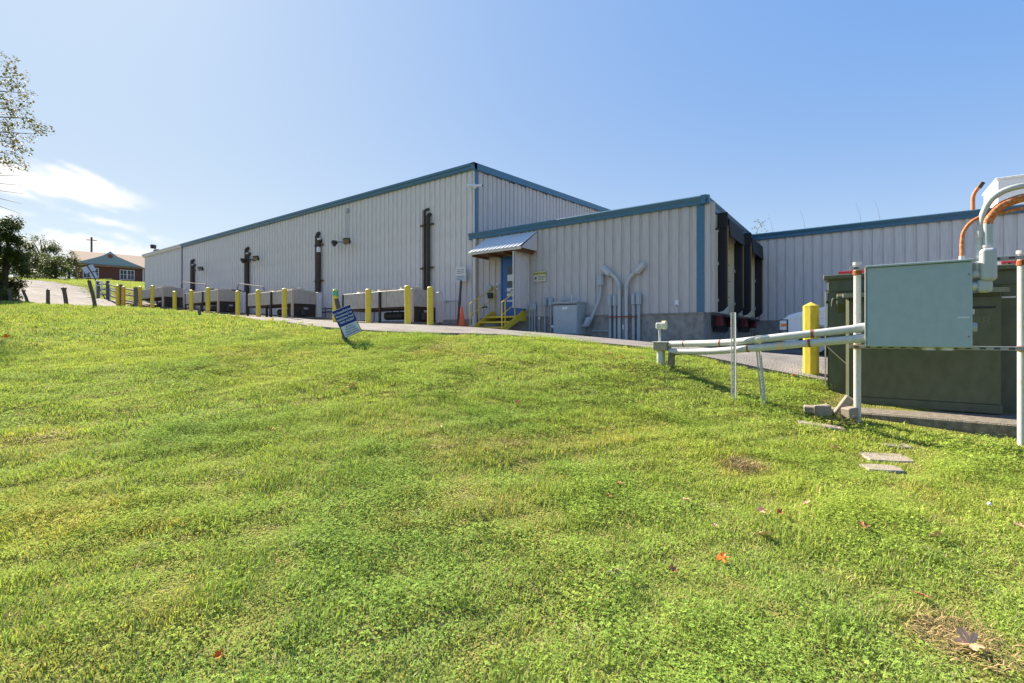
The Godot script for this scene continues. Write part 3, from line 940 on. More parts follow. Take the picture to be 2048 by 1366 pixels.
func elbow_head(parent: Node, base: Vector3, dir: Vector3, len: float, wide: float, m: Material):
	# the swollen body of a conduit fitting, pointing along dir
	var side = dir.cross(Vector3(0, 0, 1)).normalized()
	var b = MB.new()
	b.box(Vector3.ZERO, Vector3(wide, len, wide * 0.95), wide * 0.32)
	var o = put(parent, "fitting", b, m, base + dir * len * 0.5, Basis(side, dir, side.cross(dir)))
	put(o, "cover", a_box(Vector3(wide * 0.62, len * 0.78, 0.012), 0.004), m, Vector3(0, 0, wide * 0.5))
	return o


func build_wall_conduits():
	# grey conduits and boxes on the low building's wall, from the steps to the corner
	var zz = 0.20
	var gr = "grey conduits rising along the low building's wall"
	var j = thing("junction_box", "rounded grey junction box on three pipes next to the yellow steps", "junction box", Vector3(2.96, 0.0, zz), gr)
	put(j, "body", a_span(Vector3(-0.15, 0.82, -0.08), Vector3(0.15, 1.14, 0.07), 0.06), M.conduit_grey)
	for k in 3:
		put(j, "pipe", a_tube([Vector3(-0.12 + 0.11 * k, -0.05, 0), Vector3(-0.12 + 0.11 * k, 0.85, 0)], 0.03, 10), M.conduit_grey)
	put(j, "pipe", a_tube([Vector3(0.30, -0.05, 0), Vector3(0.30, 0.52, 0)], 0.03, 10), M.conduit_grey)
	put(j, "cap", a_tube([Vector3(0.30, 0.52, 0), Vector3(0.30, 0.6, 0)], 0.04, 10), M.white)
	var one = func(x, y1, r, tall, wide, label):
		var t = thing("wall_riser", label, "conduit", Vector3(x, land(x, 0.3), zz), gr)
		var y = y1 - land(x, 0.3)
		put(t, "pipe", a_tube([Vector3(0, -0.02, 0), Vector3(0, y - tall * 0.9, 0)], r, 12), M.conduit_grey)
		elbow_head(t, Vector3(0, y - tall, 0), Vector3.UP, tall, wide, M.conduit_grey)
		return t
	one.call(3.50, 1.31, 0.032, 0.33, 0.145, "thin grey conduit with rounded head, first right of the junction box")
	one.call(3.75, 1.30, 0.034, 0.33, 0.15, "thin grey conduit with rounded head, second right of the junction box")
	one.call(3.96, 1.13, 0.034, 0.34, 0.14, "shorter grey conduit with rounded head touching the big grey cabinet")
	var pv = thing("cabinet_pipe", "two short white pipes entering the left side of the big grey cabinet", "pipe", Vector3(4.1, 0.25, zz + 0.12))
	put(pv, "pipe", a_tube([Vector3(-0.2, 0.0, 0), Vector3(0.12, 0.0, 0)], 0.045, 12), M.white)
	put(pv, "pipe", a_tube([Vector3(-0.1, 0.17, 0), Vector3(0.12, 0.17, 0)], 0.045, 12), M.white)
	put(pv, "coupling", a_tube([Vector3(-0.24, 0.0, 0), Vector3(-0.12, 0.0, 0)], 0.06, 12), M.white)
	# the cabinet
	var c = thing("electrical_cabinet", "big light grey electrical cabinet standing against the low building's wall", "cabinet", Vector3(4.62, -0.04, 0.14))
	put(c, "plinth", a_span(Vector3(-0.5, -0.12, 0.0), Vector3(0.62, 0.02, 0.78)), M.pad_concrete)
	put(c, "body", a_span(Vector3(-0.44, 0.021, 0.02), Vector3(0.48, 1.06, 0.62), 0.01), M.box_grey)
	put(c, "lid", a_span(Vector3(-0.46, 1.061, 0.0), Vector3(0.50, 1.11, 0.66), 0.01), M.box_grey)
	put(c, "shadow_gap", a_span(Vector3(-0.43, 1.0, 0.6205), Vector3(0.47, 1.035, 0.624)), M.black)
	put(c, "door", a_span(Vector3(-0.42, 0.06, 0.6205), Vector3(0.46, 0.985, 0.635), 0.006), M.box_grey)
	put(c, "label_plate", a_span(Vector3(-0.08, 0.86, 0.636), Vector3(0.12, 0.94, 0.639)), M.paper)
	put(c, "fitting", a_span(Vector3(-0.36, 1.111, 0.1), Vector3(-0.18, 1.32, 0.26), 0.07), M.conduit_grey)
	put(c, "stub_pipe", a_tube([Vector3(0.04, 1.1, 0.2), Vector3(0.04, 1.36, 0.2)], 0.016, 8), M.white)
	var ar = thing("bent_conduit", "grey conduit bending from the cabinet's side up to a rounded head", "conduit", Vector3(5.1, 0.25, zz + 0.1), gr)
	put(ar, "pipe", a_tube(bend([Vector3(0.0, 0.02, 0.15), Vector3(0.22, 0.06, 0.1), Vector3(0.55, 0.95, -0.1), Vector3(0.57, 1.4, -0.1)], 0.25), 0.055, 14), M.conduit_grey)
	elbow_head(ar, Vector3(0.57, 1.3, -0.1), Vector3.UP, 0.42, 0.20, M.conduit_grey)
	elbow_head(ar, Vector3(0.12, -0.02, 0.12), Vector3(0.38, 0.92, -0.1).normalized(), 0.36, 0.20, M.conduit_grey)
	# the organ-pipe row
	one.call(6.0, 1.26, 0.05, 0.40, 0.145, "grey conduit with rounded head, leftmost of the pipe row right of the cabinet")
	one.call(6.17, 1.27, 0.05, 0.40, 0.15, "grey conduit with rounded head, second of the pipe row right of the cabinet")
	var lean = func(x, dx, label):
		var t = thing("leaning_riser", label, "conduit", Vector3(x, land(x, 0.3), zz), gr)
		var y0 = -land(x, 0.3)
		put(t, "pipe", a_tube(bend([Vector3(0, -0.02, 0), Vector3(0, y0 + 1.72, 0), Vector3(dx * 0.55, y0 + 2.08, 0)], 0.3), 0.062, 14), M.pvc_grey)
		put(t, "coupling", a_tube([Vector3(0, y0 + 1.42, 0), Vector3(0, y0 + 1.55, 0)], 0.071, 14), M.conduit_grey)
		elbow_head(t, Vector3(dx * 0.35, y0 + 1.90, 0), Vector3(dx, 0.85, 0).normalized(), 0.44, 0.21, M.pvc_grey)
	lean.call(6.32, -0.85, "tall grey conduit whose head leans left towards the cabinet")
	lean.call(6.56, 0.85, "tall grey conduit whose head leans right away from the cabinet")
	var th = thing("thin_riser", "very thin conduit between the two leaning conduits", "conduit", Vector3(6.45, land(6.45, 0.3), zz), gr)
	put(th, "pipe", a_tube([Vector3(0, 0, 0), Vector3(0, 1.35, 0)], 0.02, 8), M.conduit_grey)
	put(th, "coupling", a_tube([Vector3(0, 0.35, 0), Vector3(0, 0.5, 0)], 0.032, 8), M.white)
	one.call(6.80, 1.29, 0.052, 0.40, 0.145, "grey conduit with rounded head, second from the right end of the pipe row")
	one.call(6.965, 1.30, 0.056, 0.42, 0.165, "grey conduit with rounded head at the right end of the pipe row")
	var bar = put(self, "strap_bar", a_span(Vector3(-0.5, -0.02, 0), Vector3(0.5, 0.02, 0.03)), M.rust, Vector3(6.46, 0.55, zz + 0.075))
	tag(bar, "rusty strap bar across the pipe row right of the cabinet", "bar")
	var hz = put(self, "ground_wire_pipe", a_tube([Vector3(-0.25, 0, 0), Vector3(0.35, 0, 0)], 0.02, 8), M.conduit_grey, Vector3(5.6, 0.1, 0.18))
	tag(hz, "thin horizontal pipe on the concrete base between cabinet and pipe row", "pipe")
	var wv = thing("wall_vent", "small white outlet cover on the wall near the blue corner", "vent", Vector3(8.12, 0.93, 0.1))
	put(wv, "cover", a_span(Vector3(-0.06, -0.09, 0), Vector3(0.06, 0.09, 0.04), 0.012), M.white)
	put(wv, "nozzle", a_tube([Vector3(0, -0.05, 0.03), Vector3(0, -0.08, 0.1)], 0.025, 8), M.galvanised)


func build_docks():
	# two dock shelters on the wall that faces right
	for k in 2:
		var z0 = [-0.62, -4.22][k]
		var z1 = [-2.85, -6.55][k]
		var label = ["black dock shelter nearer the blue corner trim", "black dock shelter deeper in the corner beside the wing"][k]
		var d = thing("dock_shelter", label, "dock shelter", Vector3(8.9, 0.66, (z0 + z1) / 2), "dock shelters on the loading wall")
		var hz = (z0 - z1) / 2
		for s in [1.0, -1.0]:
			put(d, "side_frame", a_span(Vector3(0.035, 0.02, s * hz - 0.14), Vector3(0.21, 2.92, s * hz), 0.01), M.dock_beige)
			put(d, "gap_strip", a_span(Vector3(0.036, 0.02, s * hz + 0.001), Vector3(0.052, 2.9, s * hz + 0.006)), M.black)
			var pad = MB.new()
			pad.prism(PackedVector2Array([Vector2(0.212, 0.0), Vector2(0.36, 0.05), Vector2(0.47, 0.18), Vector2(0.455, 1.3), Vector2(0.47, 2.78), Vector2(0.212, 2.95)]), s * hz - 0.16, s * hz + 0.015, 0.02)
			put(d, "fabric_pad", pad, M.dock_fabric)
			put(d, "guide_stripe", a_span(Vector3(0.465, 0.25, s * hz - 0.10), Vector3(0.488, 2.6, s * hz - 0.07)), M.dock_stripe)
			for y in [0.3, 1.4, 2.4]:
				put(d, "clip", a_span(Vector3(0.19, y, s * hz + 0.016), Vector3(0.25, y + 0.1, s * hz + 0.03)), M.galvanised)
		var hood = MB.new()
		hood.prism(PackedVector2Array([Vector2(0.03, 2.955), Vector2(0.50, 2.80), Vector2(0.52, 2.45), Vector2(0.54, 2.28), Vector2(0.505, 2.28), Vector2(0.48, 2.76), Vector2(0.03, 2.90)]), -hz - 0.02, hz - 0.17, 0.008)
		put(d, "hood_curtain", hood, M.dock_fabric)
		put(d, "hood_end", a_span(Vector3(0.21, 2.5, hz + 0.016), Vector3(0.50, 2.96, hz + 0.05), 0.02), M.dock_fabric)
		var door = put(d, "overhead_door", a_span(Vector3(0.04, 0.0, -hz + 0.0), Vector3(0.07, 2.8, hz - 0.15)), M.dock_beige)
		for q in 4:
			put(door, "door_seam", a_span(Vector3(0.071, 0.55 * (q + 1), -hz), Vector3(0.076, 0.55 * (q + 1) + 0.02, hz - 0.15)), M.dark_iron)
		for s in [0.75, -0.75]:
			var bm = thing("dock_bumper", ["dark red rubber bumper under the first dock shelter's near side", "dark red rubber bumper under the first dock shelter's far side", "dark red rubber bumper under the second dock shelter's near side", "dark red rubber bumper under the second dock shelter's far side"][k * 2 + (0 if s > 0 else 1)], "bumper", Vector3(8.9, 0.22, (z0 + z1) / 2 + s * hz), "rubber dock bumpers")
			put(bm, "backing", a_span(Vector3(0.01, 0.0, -0.2), Vector3(0.1, 0.36, 0.2)), M.black)
			put(bm, "block", a_span(Vector3(0.1, 0.02, -0.16), Vector3(0.3, 0.34, 0.16), 0.02), M.bumper_red)
		var lip = thing("dock_leveller", ["black dock leveller lip under the first shelter", "black dock leveller lip under the second shelter"][k], "dock plate", Vector3(8.92, 0.5, (z0 + z1) / 2))
		put(lip, "plate", a_span(Vector3(0, 0, -0.9), Vector3(0.42, 0.07, 0.9), 0.02), M.dark_iron)
		put(lip, "skirt", a_span(Vector3(0.02, -0.42, -0.9), Vector3(0.06, -0.002, 0.9)), M.rubber)
	# the beige strip beside the first shelter
	var b = thing("dock_jamb", "pale beige upright panel between the blue corner and the first dock shelter", "panel", Vector3(8.93, 0.66, -0.50))
	put(b, "panel", a_span(Vector3(0, 0.0, -0.05), Vector3(0.20, 2.45, 0.0), 0.01), M.dock_beige)
	put(b, "cap", a_span(Vector3(-0.01, 2.451, -0.08), Vector3(0.22, 2.49, 0.03), 0.005), M.black)


# ---------------------------------------------------------------- what stands along the warehouse

func flood_head(parent: Node, at: Vector3, dir: Vector3, big := 1.0):
	var d = dir.normalized()
	var s = d.cross(Vector3.UP).normalized()
	var bs = Basis(s, s.cross(d) * -1.0, -d)
	var b = MB.new()
	b.box(Vector3(0, 0, 0.0), Vector3(0.34, 0.28, 0.16) * big, 0.03)
	b.box(Vector3(0, 0, 0.12 * big), Vector3(0.22, 0.18, 0.12) * big, 0.03)
	var o = put(parent, "lamp_head", b, M.dark_iron, at, bs)
	put(o, "lens", a_box(Vector3(0.28, 0.22, 0.012) * big), M.lens_amber, Vector3(0, 0, -0.083 * big))
	return o


func build_wall_fixtures():
	plain("hoop_grey", lin(0.12, 0.115, 0.11), 0.75)
	mottled("bracket_brown", [[0.0, lin(0.09, 0.05, 0.03)], [1.0, lin(0.2, 0.11, 0.06)]], 0.05, Vector3(4, 4, 4), 0.85, 71)
	plain("lens_amber", lin(0.16, 0.135, 0.085), 0.2)
	var f = func(x, heads, label):
		var t = thing("floodlight", label, "floodlight", Vector3(x, 4.62, 0.02), "twin floodlights on the warehouse wall")
		put(t, "wall_box", a_span(Vector3(-0.08, -0.08, 0), Vector3(0.08, 0.08, 0.12), 0.01), M.dark_iron)
		for h in heads:
			put(t, "arm", a_tube([Vector3(0, 0, 0.1), Vector3(h * 0.6, 0.05, 0.22), Vector3(h, 0.0, 0.3)], 0.022, 8), M.dark_iron)
			flood_head(t, Vector3(h, -0.03, 0.38), Vector3(signf(h) * 0.5, -0.55, 0.9))
		return t
	var t3 = f.call(-8.5, [-0.52, 0.58], "twin floodlight with a conduit above it, between the two tallest pipe risers")
	put(t3, "conduit", a_tube([Vector3(0.1, 0.08, 0.04), Vector3(0.1, 1.5, 0.04)], 0.018, 8), M.conduit_grey)
	put(t3, "conduit_box", a_span(Vector3(0.02, 1.5, 0.0), Vector3(0.2, 1.72, 0.1), 0.01), M.conduit_grey)
	f.call(-18.0, [-0.78, 0.95], "twin floodlight either side of the second pipe riser from the far end")
	f.call(-25.6, [0.60], "single floodlight beside the pipe riser nearest the far end of the warehouse")
	var rl = thing("roof_floodlight", "small dark floodlight on the far end of the warehouse roof", "floodlight", Vector3(-36.0, 6.87, -0.3))
	put(rl, "stand", a_tube([Vector3(0, 0, 0), Vector3(0, 0.35, 0)], 0.04, 8), M.dark_iron)
	flood_head(rl, Vector3(-0.1, 0.55, 0.1), Vector3(-1, -0.1, 0.3), 1.2)
	put(rl, "ballast_box", a_span(Vector3(0.2, 0.0, -0.15), Vector3(1.0, 0.22, 0.2), 0.02), M.dark_iron)
	var riser = func(x, kind, label):
		var y0 = land(x, 0.4)
		var t = thing("pipe_riser", label, "pipe riser", Vector3(x, y0, 0.1), "insulated refrigerant pipe risers on the warehouse wall")
		var Y = func(v): return v - y0
		if kind == 0:
			put(t, "pipe", a_tube(bend([Vector3(-0.12, 0, 0.02), Vector3(-0.12, Y.call(5.36), 0.02), Vector3(0.05, Y.call(5.42), -0.1)], 0.06), 0.055, 10), M.insulation)
			put(t, "pipe", a_tube(bend([Vector3(0.11, 0, 0.04), Vector3(0.11, Y.call(5.12), 0.04), Vector3(0.12, Y.call(5.17), -0.1)], 0.08), 0.085, 12), M.insulation)
			put(t, "thin_line", a_tube(bend([Vector3(-0.26, 0, 0.0), Vector3(-0.26, Y.call(5.38), 0.0), Vector3(-0.06, Y.call(5.4), -0.02)], 0.04), 0.014, 6), M.dark_iron)
			for y in [4.73, 2.86]:
				put(t, "bracket", a_span(Vector3(-0.46, Y.call(y) - 0.035, -0.07), Vector3(0.36, Y.call(y) + 0.035, -0.02)), M.bracket_brown)
		elif kind == 1:
			put(t, "pipe", a_tube(bend([Vector3(-0.04, 0, 0.02), Vector3(-0.04, Y.call(5.34), 0.02), Vector3(0.02, Y.call(5.42), -0.1)], 0.06), 0.09, 10), M.insulation)
			put(t, "pipe", a_tube(bend([Vector3(0.13, 0, 0.05), Vector3(0.13, Y.call(4.95), 0.05), Vector3(0.14, Y.call(5.0), -0.1)], 0.06), 0.10, 12), M.insulation)
			put(t, "thin_line", a_tube([Vector3(-0.28, Y.call(1.4), 0.0), Vector3(-0.28, Y.call(5.3), 0.0)], 0.016, 6), M.dark_iron)
			put(t, "valve", a_span(Vector3(0.07, Y.call(4.98), 0.0), Vector3(0.3, Y.call(5.10), 0.12), 0.02), M.galvanised)
			put(t, "wrap", a_tube([Vector3(0.13, Y.call(4.35), 0.05), Vector3(0.13, Y.call(4.62), 0.05)], 0.108, 12), M.white)
			for y in [4.75, 2.84]:
				put(t, "bracket", a_span(Vector3(-0.42, Y.call(y) - 0.035, -0.07), Vector3(0.42, Y.call(y) + 0.035, -0.02)), M.bracket_brown)
		else:
			put(t, "pipe", a_span(Vector3(-0.2, Y.call(2.4), -0.05), Vector3(0.22, Y.call(4.6), 0.1), 0.05), M.insulation)
			put(t, "pipe", a_tube(bend([Vector3(-0.06, 0, 0.02), Vector3(-0.06, Y.call(5.36), 0.02), Vector3(0.1, Y.call(5.45), -0.1)], 0.08), 0.10, 10), M.insulation)
			put(t, "pipe", a_tube(bend([Vector3(0.15, 0, 0.05), Vector3(0.15, Y.call(5.0), 0.05), Vector3(0.3, Y.call(5.06), -0.1)], 0.08), 0.085, 10), M.insulation)
			put(t, "valve", a_span(Vector3(0.05, Y.call(5.0), 0.0), Vector3(0.26, Y.call(5.12), 0.1), 0.02), M.galvanised)
			put(t, "bracket", a_span(Vector3(-0.36, Y.call(4.62), -0.07), Vector3(0.4, Y.call(4.7), 0.0)), M.bracket_brown)
	riser.call(-2.6, 0, "pair of brown pipe risers nearest the warehouse corner")
	riser.call(-10.9, 1, "brown pipe riser left of the twin floodlight with a conduit")
	riser.call(-18.85, 2, "thick dark pipe riser with a floodlight on each side")
	riser.call(-27.2, 2, "thick dark pipe riser near the pale downspout at the far end")
	var hoop = func(pts, label):
		var t = thing("conduit_hoop", label, "conduit", pts[0], "thin conduit hoops over the condensing units")
		var q = []
		for p in pts:
			q.append(p - pts[0])
		put(t, "pipe", a_tube(bend(q, 0.45), 0.026, 8), M.hoop_grey)
	hoop.call([Vector3(-25.0, 2.3, 1.6), Vector3(-25.0, 3.55, 1.6), Vector3(-20.9, 3.13, 1.6), Vector3(-20.87, 2.3, 1.6)], "thin grey conduit hoop between the two farthest condensing units")
	hoop.call([Vector3(-16.8, 2.1, 1.6), Vector3(-16.75, 2.94, 1.6), Vector3(-13.62, 2.55, 1.6), Vector3(-13.55, 1.9, 1.6)], "thin grey conduit hoop over the third condensing unit from the door")
	var lines = thing("suction_line", "dark insulated pipe reaching from the wall riser to the third condensing unit", "pipe", Vector3(-18.85, 2.62, 0.3))
	put(lines, "pipe", a_tube([Vector3(0, 0, 0), Vector3(0.4, 0.05, 0.4), Vector3(-1.2, 0.16, 1.6)], 0.06, 10), M.insulation)
	var low = thing("low_pipe", "two dark pipes running low along the wall between the two nearest condensing units", "pipe", Vector3(-8.4, 1.1, 0.25))
	put(low, "pipe", a_tube([Vector3(-2.4, 0.05, 0), Vector3(3.0, 0.02, 0)], 0.035, 8), M.dark_iron)
	put(low, "pipe", a_tube([Vector3(-2.4, 0.22, 0.02), Vector3(3.4, 0.18, 0.02)], 0.03, 8), M.insulation)
	for k in 3:
		put(low, "prop", a_tube([Vector3(-1.6 + k * 2.0, -0.6, 0), Vector3(-1.6 + k * 2.0, 0.3, 0)], 0.025, 6), M.dark_iron)


func build_condensers():
	var spots = [[-0.30, 0.43, 4.1], [-8.30, 0.79, 4.2], [-15.90, 1.20, 4.4], [-23.98, 1.75, 4.6]]
	var tops = [1.61, 2.02, 2.43, 3.05]
	var labels = ["beige condensing unit nearest the door, with a round tank underneath", "beige condensing unit, second from the door, next to the tallest pipe riser", "beige condensing unit, third from the door, behind the short row of bollards", "beige condensing unit farthest from the door, beside the rail fence"]
	for k in 4:
		var L = spots[k][2]
		var py = spots[k][1]
		var H = tops[k] - py
		var t = thing("condensing_unit", labels[k], "condensing unit", Vector3(spots[k][0], py, 3.0), "condensing units along the warehouse")
		var hb = H - 0.62
		put(t, "pad", a_span(Vector3(-L - 0.15, -0.45, -1.35), Vector3(0.15, 0.0, 0.12), 0.02), M.pad_concrete)
		# casing panels along the front, with dark posts between them
		var third = (L - 0.1) / 3.0
		for q in 3:
			var p = put(t, "casing_panel", a_span(Vector3(-0.09 - third * (q + 1) + 0.008, hb, -0.03), Vector3(-0.09 - third * q - 0.008, H, 0.0), 0.008), M.unit_beige)
			put(p, "screw_plate", a_span(Vector3(-0.13 - third * (q + 1) + third * 0.5, hb + 0.03, 0.0005), Vector3(-0.05 - third * (q + 1) + third * 0.5, hb + 0.07, 0.004)), M.galvanised)
		put(t, "end_panel", a_span(Vector3(-0.03, hb, -1.15), Vector3(0.0, H, -0.09), 0.008), M.unit_beige)
		put(t, "end_panel", a_span(Vector3(-L, hb, -1.15), Vector3(-L + 0.03, H, -0.04), 0.008), M.unit_beige)
		put(t, "back_panel", a_span(Vector3(-L + 0.03, hb, -1.18), Vector3(-0.03, H, -1.151), 0.008), M.unit_beige)
		put(t, "top_deck", a_span(Vector3(-L + 0.02, H - 0.03, -1.15), Vector3(-0.03, H - 0.005, -0.03)), M.unit_beige)
		put(t, "coil", a_span(Vector3(-L + 0.04, hb - 0.07, -1.13), Vector3(-0.05, hb - 0.005, -0.05)), M.coil_dark)
		put(t, "leg", a_span(Vector3(-0.088, 0.0, -0.085), Vector3(0.004, H + 0.01, 0.008), 0.008), M.unit_leg)
		put(t, "leg", a_span(Vector3(-0.09, 0.0, -1.16), Vector3(-0.01, hb, -1.08)), M.unit_dark)
		put(t, "leg", a_span(Vector3(-L - 0.06, -0.1, -0.06), Vector3(-L - 0.002, H - 0.03, 0.02)), M.unit_dark)
		put(t, "leg", a_span(Vector3(-L + 0.02, 0.0, -1.16), Vector3(-L + 0.1, hb, -1.08)), M.unit_dark)
		put(t, "mid_post", a_span(Vector3(-0.09 - third * 1.25 - 0.05, -0.2, 0.005), Vector3(-0.09 - third * 1.25 + 0.05, H - 0.02, 0.06)), M.unit_dark)
		put(t, "mid_post", a_span(Vector3(-0.09 - third * 2.3, 0.0, -0.5), Vector3(-0.09 - third * 2.3 + 0.08, hb, -0.42)), M.unit_dark)
		# fans on the top
		for q in 3:
			var cx = -0.75 - q * (L - 1.5) / 2.0
			var fan = put(t, "fan", ring(0.40, 0.36, 0.13), M.unit_beige, Vector3(cx, H - 0.004, -0.6))
			var blades = MB.new()
			for a in 4:
				blades.box(Vector3(cos(a * PI / 2) * 0.18, 0.05, sin(a * PI / 2) * 0.18), Vector3(0.3, 0.012, 0.12), 0.0, Basis(Vector3.UP, -a * PI / 2) * Basis(Vector3.RIGHT, 0.4))
			put(fan, "fan_blade", blades, M.unit_dark)
			var guard = MB.new()
			for a in 3:
				var e = Vector3(cos(a * PI / 3), 0, sin(a * PI / 3)) * 0.4
				guard.tube([e + Vector3.UP * 0.135, -e + Vector3.UP * 0.135], 0.012, 6)
			put(fan, "guard", guard, M.dark_iron)
		# what hangs underneath
		var tank = MB.new()
		tank.tube([Vector3(-2.05, 0.26, -0.5), Vector3(-2.0, 0.26, -0.5), Vector3(-1.0, 0.26, -0.5), Vector3(-0.95, 0.26, -0.5)], [0.10, 0.155, 0.155, 0.10], 16)
		var tk = put(t, "receiver_tank", tank, M.dark_iron)
		put(tk, "valve", a_tube([Vector3(-1.7, 0.4, -0.5), Vector3(-1.7, 0.52, -0.5)], 0.025, 8), M.dark_iron)
		put(tk, "valve", a_tube(bend([Vector3(-1.25, 0.4, -0.5), Vector3(-1.25, 0.5, -0.5), Vector3(-0.6, 0.5, -0.5)], 0.05), 0.02, 8), M.dark_iron)
		var comp = put(t, "compressor_bay", a_span(Vector3(-0.55, 0.02, -1.06), Vector3(-0.06, hb - 0.08, -0.14)), M.unit_dark)
		put(comp, "compressor", a_tube([Vector3(-0.04, 0.08, -0.55), Vector3(-0.04, 0.34, -0.55)], 0.14, 14), M.dark_iron)
		put(comp, "gauge", a_span(Vector3(-0.055, 0.36, -0.8), Vector3(-0.03, 0.44, -0.6)), M.galvanised)
		put(t, "control_box", a_span(Vector3(-0.02, 0.0, -1.42), Vector3(0.12, H - 0.04, -1.19), 0.01), M.siding_c)
		put(t, "label_plate", a_span(Vector3(0.1205, H - 0.36, -1.38), Vector3(0.124, H - 0.12, -1.26)), M.paper)


func ring(r1: float, r0: float, h: float) -> MB:
	var b = MB.new()
	b.lathe(Vector3.ZERO, [[r1 + 0.06, 0.0], [r1, 0.05], [r1, h], [r0, h], [r0, 0.0]], 24)
	return b


func build_bollards():
	var g = "yellow bollards guarding the condensing units"
	var list = [
		[1.05, 4.4, 1.26, "yellow bollard second from the door, before the nearest unit's beige corner leg"],
		[1.75, 4.1, 1.24, "yellow bollard nearest the door, right of the nearest condensing unit"],
		[-0.94, 4.4, 1.22, "yellow bollard before the middle of the nearest condensing unit"],
		[-2.84, 4.4, 1.24, "yellow bollard with a green painted top behind the blue sign"],
		[-6.36, 4.4, 1.24, "yellow bollard before the corner leg of the second condensing unit"],
		[-8.50, 4.4, 1.22, "yellow bollard before the left half of the second condensing unit"],
		[-10.40, 4.4, 1.18, "yellow bollard left of the second condensing unit"],
		[-13.60, 4.4, 1.32, "taller yellow bollard before the third condensing unit's left part"],
		[-15.60, 4.4, 1.18, "yellow bollard at the left end of the third condensing unit"],
		[-17.80, 4.4, 1.11, "short yellow bollard between the third and fourth condensing units"],
		[-21.20, 4.4, 1.40, "tall yellow bollard before the farthest condensing unit"],
		[-23.20, 4.4, 1.35, "yellow bollard touching the near end of the rail fence"],
		[-24.3, 4.95, 1.27, "amber bollard, brighter than its neighbours, before the rail fence"],
		[-25.4, 4.95, 1.27, "dull yellow bollard farthest left before the rail fence"],
	]
	for k in list.size():
		var e = list[k]
		var y = land(e[0], e[1])
		var t = thing("bollard", e[3], "bollard", Vector3(e[0], y, e[1]), g)
		t.rotation = Vector3(sin(k * 2.3) * 0.014, k * 0.7, cos(k * 1.7) * 0.016)
		var m = M.bollard_amber if k == 12 else M.bollard_yellow
		var b = MB.new()
		var h = e[2]
		b.lathe(Vector3.ZERO, [[0.096, -0.05], [0.096, h - 0.06]], 18)
		put(t, "post", b, m)
		var c = MB.new()
		c.lathe(Vector3.ZERO, [[0.098, h - 0.062], [0.096, h - 0.03], [0.07, h - 0.008], [0.0, h + 0.012]], 18)
		put(t, "cap", c, m)
		if k == 3:
			var w = MB.new()
			w.lathe(Vector3.ZERO, [[0.0985, h - 0.24], [0.0985, h - 0.06], [0.075, h + 0.0], [0.0, h + 0.02]], 18)
			put(t, "green_top", w, M.green_paint).set_meta("label", "green painted top")
	var z = thing("bollard", "large faceted yellow bollard beside the green transformer, behind the grey pipes", "bollard", Vector3(12.02, land(12.02, 5.92) - 0.03, 5.92))
	var b = MB.new()
	b.lathe(Vector3.ZERO, [[0.108, -0.02], [0.108, 1.10]], 8, false)
	put(z, "post", b, M.bollard_yellow)
	var c = MB.new()
	c.lathe(Vector3.ZERO, [[0.110, 1.10], [0.110, 1.115], [0.0, 1.175]], 8, false)
	put(z, "cap", c, M.bollard_yellow)


